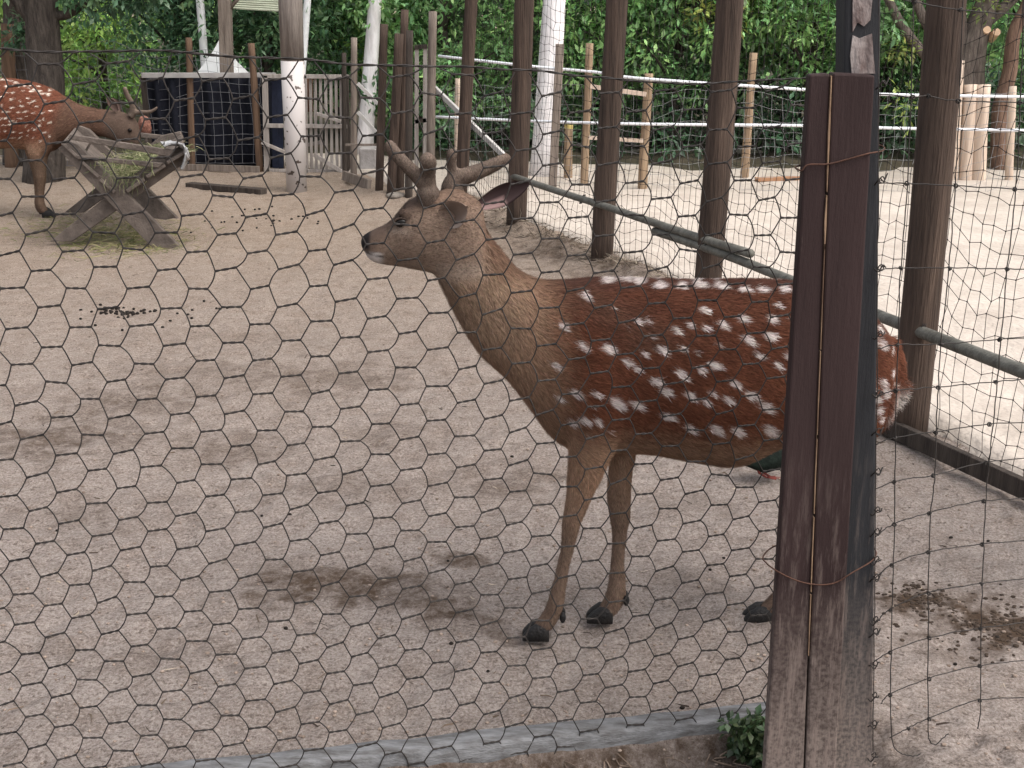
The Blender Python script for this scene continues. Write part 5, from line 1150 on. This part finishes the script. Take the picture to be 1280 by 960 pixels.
# ------------------------------------------------------------------ hay rack
def feeder():
    D1 = float(G(140, 306)[1]); D2 = float(G(160, 271)[1]); root = thing('hay_feeder', 'wooden X-legged hay rack the feeding deer eats from', 'feeder', np.array([V(150, 250, D1)[0], (D1 + D2) / 2, 0]))
    m_ = mat('feeder_wood', (.15, .122, .104), (.07, .056, .048), scale=5, stretch=(2, 2, 2), bump=.4, bscale=40)
    def board(px, D, th, name='leg', mm=m_): mb = MB(); mb.prism([V(u, v_, D) for u, v_ in px], (0, th, 0)); return mb.build(name, mm, root, bevel=.005)
    board([(72, 186), (84, 176), (97, 181), (228, 312), (194, 314)], D1, .045); board([(62, 302), (90, 302), (236, 200), (230, 184), (203, 190)], D1 + .05, .045)
    sh = lambda px, du, dv, s_: [(150 + (u - 150) * s_ + du, 236 + (v_ - 236) * s_ + dv) for u, v_ in px]
    board(sh([(72, 186), (84, 176), (97, 181), (228, 312), (194, 314)], 6, -27, .86), D2, .045); board(sh([(62, 302), (90, 302), (236, 200), (230, 184), (203, 190)], 6, -27, .86), D2 + .05, .045)
    # sloping side boards running back from one X to the other
    def span(p0, p1, q0, q1, th, name, mm=m_):
        a, b_, c_, d_ = V(*p0, D1 - .03), V(*p1, D1 - .03), V(*q1, D2 + .1), V(*q0, D2 + .1); nrm = np.cross(b_ - a, d_ - a); nrm = nrm / np.linalg.norm(nrm) * th; mb = MB(); mb.prism([a, b_, c_, d_], nrm); return mb.build(name, mm, root, bevel=.004)
    s2 = lambda p: (150 + (p[0] - 150) * .86 + 6, 236 + (p[1] - 236) * .86 - 27)
    for a, b_ in (((76, 180), (98, 200)), ((100, 203), (122, 223)), ((124, 226), (142, 242))): span(a, b_, s2(a), s2(b_), .022, 'side_board')
    for a, b_ in (((231, 188), (208, 202)), ((205, 205), (182, 220)), ((179, 223), (157, 238))): span(a, b_, s2(a), s2(b_), .022, 'side_board')
    board([(84, 174), (88, 168), (217, 188), (212, 196)], D1 - .035, .03, 'end_slat'); board([(95, 194), (97, 199), (198, 210), (204, 204)], D1 - .035, .03, 'end_slat'); board([(175, 166), (176, 172), (218, 176), (219, 171)], D2 + .1, .03, 'end_slat')
    # crumpled pale sheet over right-hand top edge
    rg = np.random.default_rng(9); v = []; fc = []; n1, n2 = 12, 10
    for i in range(n1):
        for j in range(n2):
            a = i / (n1 - 1); b_ = j / (n2 - 1); p = V(206 + 26 * math.sin(b_ * 2.2), 181 + 30 * b_ ** 1.3 - 9 * math.sin(b_ * 3), D1 - .07 + a * .5) + rg.normal(0, .008, 3); v.append(p)
    for i in range(n1 - 1):
        for j in range(n2 - 1): fc.append((i * n2 + j, (i + 1) * n2 + j, (i + 1) * n2 + j + 1, i * n2 + j + 1))
    o = link('wrap_sheet', np.array(v), fc, mat('pale_sheet', (.36, .36, .36), (.2, .2, .2), scale=12, bump=.2, rough=.5), root); md = o.modifiers.new('t', 'SOLIDIFY'); md.thickness = .01
    o['label'] = 'crumpled pale grey sheet over the end of the rack'
    # hay: single blades
    def hay(n_, fn, L, r_, cols): 
        vs = []; rg2 = np.random.default_rng(14); P0 = np.array([fn(rg2) for _ in range(n_)]); d = rg2.normal(0, 1, (n_, 3)); return P0, d, rg2
    cx = V(150, 236, D1)[0]; rg2 = np.random.default_rng(14); n_ = 2600; yy = rg2.uniform(D1 - .02, D2 + .08, n_); uu = rg2.uniform(-1, 1, n_); zt = V(150, 199, D1)[2]; zb = V(150, 236, D1)[2] + .05
    zz = zt - .13 + .12 * rg2.random(n_) - .03 * np.abs(uu); wid_ = .05 + .27 * (zz - zb) / (zt - zb); P0 = np.stack([cx + .02 + uu * wid_, yy, zz], 1)
    d = rg2.normal(0, 1, (n_, 3)) * (1, 1, .3); d /= np.linalg.norm(d, axis=1)[:, None]
    hang = rg2.random(n_) < .03; P0[hang, 1] = D1 - .045 - rg2.random(hang.sum()) * .03; P0[hang, 2] = zb + rg2.uniform(-.02, .18, hang.sum()); d[hang] = np.stack([rg2.normal(0, .35, hang.sum()), np.zeros(hang.sum()) - .1, -np.ones(hang.sum())], 1)
    blades(P0, d, .1, .004, [(.17, .19, .09), (.25, .25, .13), (.34, .32, .19), (.11, .14, .06)], rg2, 'hay', root)
    return D1, D2
STRAW = attr_mat('straw', rough=.8, spec=.15, transl=.2)
def blades(P0, d, L, wd, cols, rg_, name, parent=None, base=(0, 0, 0)):
    n_ = len(P0); l_ = L * rg_.uniform(.4, 1.2, n_)[:, None]; s_ = np.cross(d, rg_.normal(0, 1, (n_, 3))); s_ /= np.linalg.norm(s_, axis=1)[:, None]; w_ = wd * rg_.uniform(.5, 1.3, n_)[:, None] / 2
    bend = rg_.normal(0, .12, (n_, 3)) * l_
    v = np.stack([P0 - s_ * w_, P0 + s_ * w_, P0 + d * l_ * .5 + bend + s_ * w_, P0 + d * l_ * .5 + bend - s_ * w_, P0 + d * l_], 1).reshape(-1, 3); nb = np.arange(n_)[:, None] * 5
    c_ = np.asarray(cols)[rg_.integers(0, len(cols), n_)] * rg_.uniform(.7, 1.2, (n_, 1))
    return link_np(name, v, np.concatenate([nb + [0, 1, 2], nb + [0, 2, 3], nb + [3, 2, 4]]), STRAW, parent, base, kind='stuff', col=np.clip(np.repeat(c_, 5, 0), 0, 1))
feeder()
def scatter():
    rg_ = np.random.default_rng(15)
    # fallen hay round the rack
    n_ = 2400; u = np.concatenate([rg_.normal(150, 42, 1500), rg_.normal(120, 60, 900)]); v_ = np.concatenate([rg_.normal(300, 9, 1500), rg_.normal(283, 9, 900)])
    P0 = np.array([G(a, b_) for a, b_ in zip(u, v_)]); P0[:, 2] = ground_z(P0[:, 0], P0[:, 1]) + .004; d = rg_.normal(0, 1, (n_, 3)) * (1, 1, .12); d /= np.linalg.norm(d, axis=1)[:, None]
    o = blades(P0, d, .11, .004, [(.16, .18, .07), (.24, .22, .1), (.32, .28, .15)], rg_, 'fallen_hay'); tag(o, 'loose hay fallen on the ground around the rack', 'hay')
    # dry grass and roots heaped under the dividing fence
    pts = cat_curve(PEN[1:6], 12); n_ = 1700; k = rg_.integers(0, len(pts), n_); P0 = pts[k] + rg_.normal(0, .09, (n_, 3)) * (1, 1, 0); P0[:, 2] = ground_z(P0[:, 0], P0[:, 1]) + .006; d = rg_.normal(0, 1, (n_, 3)) * (1, 1, .3); d /= np.linalg.norm(d, axis=1)[:, None]
    o = blades(P0, d, .11, .005, [(.12, .09, .065), (.2, .16, .12), (.3, .25, .19), (.07, .055, .045)], rg_, 'dry_litter'); tag(o, 'dry straw and litter along the foot of the dividing fence', 'litter')
    # droppings
    mb = MB()
    def pel(u, v_, r_=.0085):
        p = G(u, v_); p[2] = float(ground_z(p[0], p[1])) + r_ * .5; mb.ball(p, r_, nu=6, nv=5, sq=(rg_.uniform(.9, 1.4), rg_.uniform(.9, 1.2), .85))
    for _ in range(60): pel(rg_.normal(152, 20), rg_.normal(386, 2.2), .0085)
    for _ in range(16): pel(rg_.uniform(100, 285), rg_.normal(391, 9), .008)
    for _ in range(34): pel(rg_.uniform(235, 400), rg_.normal(272, 8), .009)
    for u, v_ in [(327, 641), (362, 641), (610, 832), (564, 803), (357, 782), (1195, 822), (1247, 792), (1189, 669), (1236, 670), (560, 700), (70, 655), (640, 566), (853, 881), (832, 886), (905, 690), (888, 705)]: pel(u, v_, rg_.uniform(.004, .0065))
    o = mb.build('droppings', mat('dung', (.02, .015, .012), (.012, .009, .007), scale=40, bump=.3, rough=.8), None, base=G(150, 386), smooth=True, kind='stuff'); tag(o, 'small black droppings scattered over the pen floor', 'droppings')
    mb = MB()
    for cu, cv, su, sv, n1 in ((1150, 742, 24, 10, 150), (1258, 778, 34, 15, 190), (1205, 770, 50, 18, 60)):
        for _ in range(n1):
            p = G(rg_.normal(cu, su), rg_.normal(cv, sv)); r_ = rg_.uniform(.0025, .007); p[2] = float(ground_z(p[0], p[1])) + r_ * .1; mb.ball(p, r_, nu=6, nv=4, sq=(rg_.uniform(.9, 1.6), rg_.uniform(.8, 1.2), .6))
    o = mb.build('trampled_dung', mat('dung_clod', (.06, .042, .03), (.03, .021, .016), scale=40, bump=.5, rough=.9), None, base=G(1200, 770), kind='stuff'); tag(o, 'dark broken dung trampled into the ground behind the woven wire', 'dung')
    # twigs and straws lying about
    n_ = 420; P0 = np.array([G(rg_.uniform(-20, 1270), rg_.uniform(300, 900) ** 1.0) for _ in range(n_)]); P0[:, 2] = ground_z(P0[:, 0], P0[:, 1]) + .003; d = rg_.normal(0, 1, (n_, 3)) * (1, 1, .05); d /= np.linalg.norm(d, axis=1)[:, None]
    o = blades(P0, d, .045, .0035, [(.07, .05, .04), (.14, .1, .07), (.4, .33, .26)], rg_, 'twig_litter'); tag(o, 'tiny twigs and straw bits lying on the pen floor', 'litter')
    # pebbles and clods
    mb = MB()
    for _ in range(900):
        u, v_ = rg_.uniform(-20, 1280), 300 + 640 * rg_.random() ** .7; p = G(u, v_); r_ = rg_.uniform(.002, .006); p[2] = float(ground_z(p[0], p[1])) + r_ * .3; mb.ball(p, r_, nu=5, nv=4, sq=(1.2, 1, .7))
    o = mb.build('clods', mat('clod', (.3, .235, .19), (.16, .12, .095), scale=30, bump=.4, rough=.95), None, base=G(500, 600), kind='stuff'); tag(o, 'small earth clods and grit on the pen floor', 'clods')
    # exposed roots and weeds on bank below the edging
    mb = MB()
    for _ in range(70):
        u = rg_.uniform(560, 960); s_, z_ = F(u, 935); p = Fp(s_, 0, .02 + rg_.random() * .1); q = [p + np.array([0, 0, -.02])]
        for k in range(5): q.append(q[-1] + np.array([rg_.normal(0, .03), -.012 + rg_.normal(0, .012), 0]))
        q = np.array(q); q[:, 2] = ground_z(q[:, 0], q[:, 1]) + rg_.uniform(.0, .018, len(q)); mb.tube(cat_curve(q, 3), rg_.uniform(.0012, .0032), k=5)
    o = mb.build('exposed_roots', mat('root', (.2, .15, .115), (.09, .065, .05), scale=30, bump=.4), None, base=Fp(1.4, -.1), smooth=True, kind='stuff'); tag(o, 'tangle of thin roots on the bank below the edging', 'roots')
    def weed(label, u, v_, n_cl, sp_, hgt, seed):
        rg3 = np.random.default_rng(seed); b = Fp(F(u, v_)[0], 0, .05 if u < 960 else .16); b[2] = float(ground_z(b[0], b[1])); root = thing('weed_clump', label, 'weed', b); cl = [(b[0] + rg3.normal(0, sp_), b[1] + rg3.normal(0, sp_ * .5), b[2] + hgt * rg3.random(), .014) for _ in range(n_cl)]
        v, t, c_ = leaves(cl, 14, .022, [(.05, .09, .035), (.07, .11, .045), (.09, .13, .06)], rg3, slim=.6); link_np('leaf_mass', v, t, LEAF, root, kind='stuff', col=c_)
        mb = MB()
        for c1 in cl[:16]: mb.tube(cat_curve([b + (rg3.normal(0, sp_ * .4), 0, -.02), (b + np.array(c1[:3])) / 2, np.array(c1[:3])], 3), .0013, k=4)
        mb.build('stems', mat('stem', (.1, .12, .05), (.06, .07, .03), scale=20, bump=0), root, kind='stuff')
    weed('green weed clump against the left foot of the brown post', 936, 925, 110, .026, .1, 61); weed('tiny weed at the front foot of the brown post', 1006, 955, 14, .014, .05, 62)
scatter()
def lick():
    D = DB + .42; c0 = V(181, 157, D); mb = MB(); mb.ball(c0, .085, nu=14, nv=10, sq=(.62, .62, 1.0)); v = np.concatenate(mb.v); v += .008 * np.stack([vnoise(v[:, 0] * 40, v[:, 2] * 40, 120), vnoise(v[:, 0] * 40, v[:, 2] * 40, 121), vnoise(v[:, 0] * 40, v[:, 2] * 40, 122)], 1); mb.v = [v]
    mb2 = mb; root = thing('mineral_lick', 'pinkish mottled lump behind the feeding deer\'s head', 'mineral lick', c0 - (0, 0, .085))
    mb2.build('lump', mat('pink_lick', (.3, .14, .1), (.07, .03, .026), scale=34, bump=.6, c3=(.5, .4, .35), rough=.7), root, smooth=True)
    z0 = c0[2] - .08; st = MB(); st.tube([(c0[0], D, z0 - .35), (c0[0], D, z0 + .05)], .014, k=8); st.build('stake', WOOD_DARK, root, smooth=True)
lick()
def bird():
    p = G(958, 599); D = p[1]; k = mpp(955, 580, D); root = thing('dark_bird', 'small dark bird with red legs walking behind the deer\'s belly', 'bird', p); P = lambda u, v_, o=0: V(u - 13, v_ - 2, D + o)
    secs = [(P(934, 580), P(934, 583), .006), (P(942, 576), P(944, 584), .018), (P(952, 570), P(955, 588), .035), (P(964, 562), P(966, 592), .045), (P(978, 557), P(978, 590), .045), (P(990, 554), P(990, 584), .036), (P(998, 546), P(1000, 572), .024), (P(1003, 540), P(1006, 560), .02), (P(1010, 540), P(1011, 554), .017), (P(1015, 545), P(1015, 550), .006)]
    T, B, W = fine_secs(secs, 3); mb = MB(); mb.loft([(T[i], B[i], W[i], SIDE) for i in range(len(T))], k=12); mb.build('body', mat('bird_dark', (.02, .028, .022), (.008, .01, .009), scale=30, bump=.2, rough=.8, spec=.05), root, smooth=True)
    for du, o in ((0, -.02), (6, .02)):
        lg = MB(); lg.tube([P(960 + du, 586, o), P(962 + du, 593, o), P(971 + du, 600, o) + (0, 0, .004)], [.008, .005, .0035], k=6)
        for a in (-.4, 0, .4): lg.tube([P(971 + du, 600, o) + (0, 0, .004), P(971 + du, 600, o) + (.035 * math.cos(a), .035 * math.sin(a), .002)], .0028, k=5)
        lg.build('leg', mat('bird_leg', (.2, .05, .04), (.12, .03, .025), scale=20, bump=0), root, smooth=True)
    mb = MB(); mb.prism([P(920, 579, -.01), P(936, 576, -.01), P(946, 584, -.01), P(930, 584, -.01)], (0, .025, 0)); mb.build('tail', MATS['bird_dark'], root)
bird()
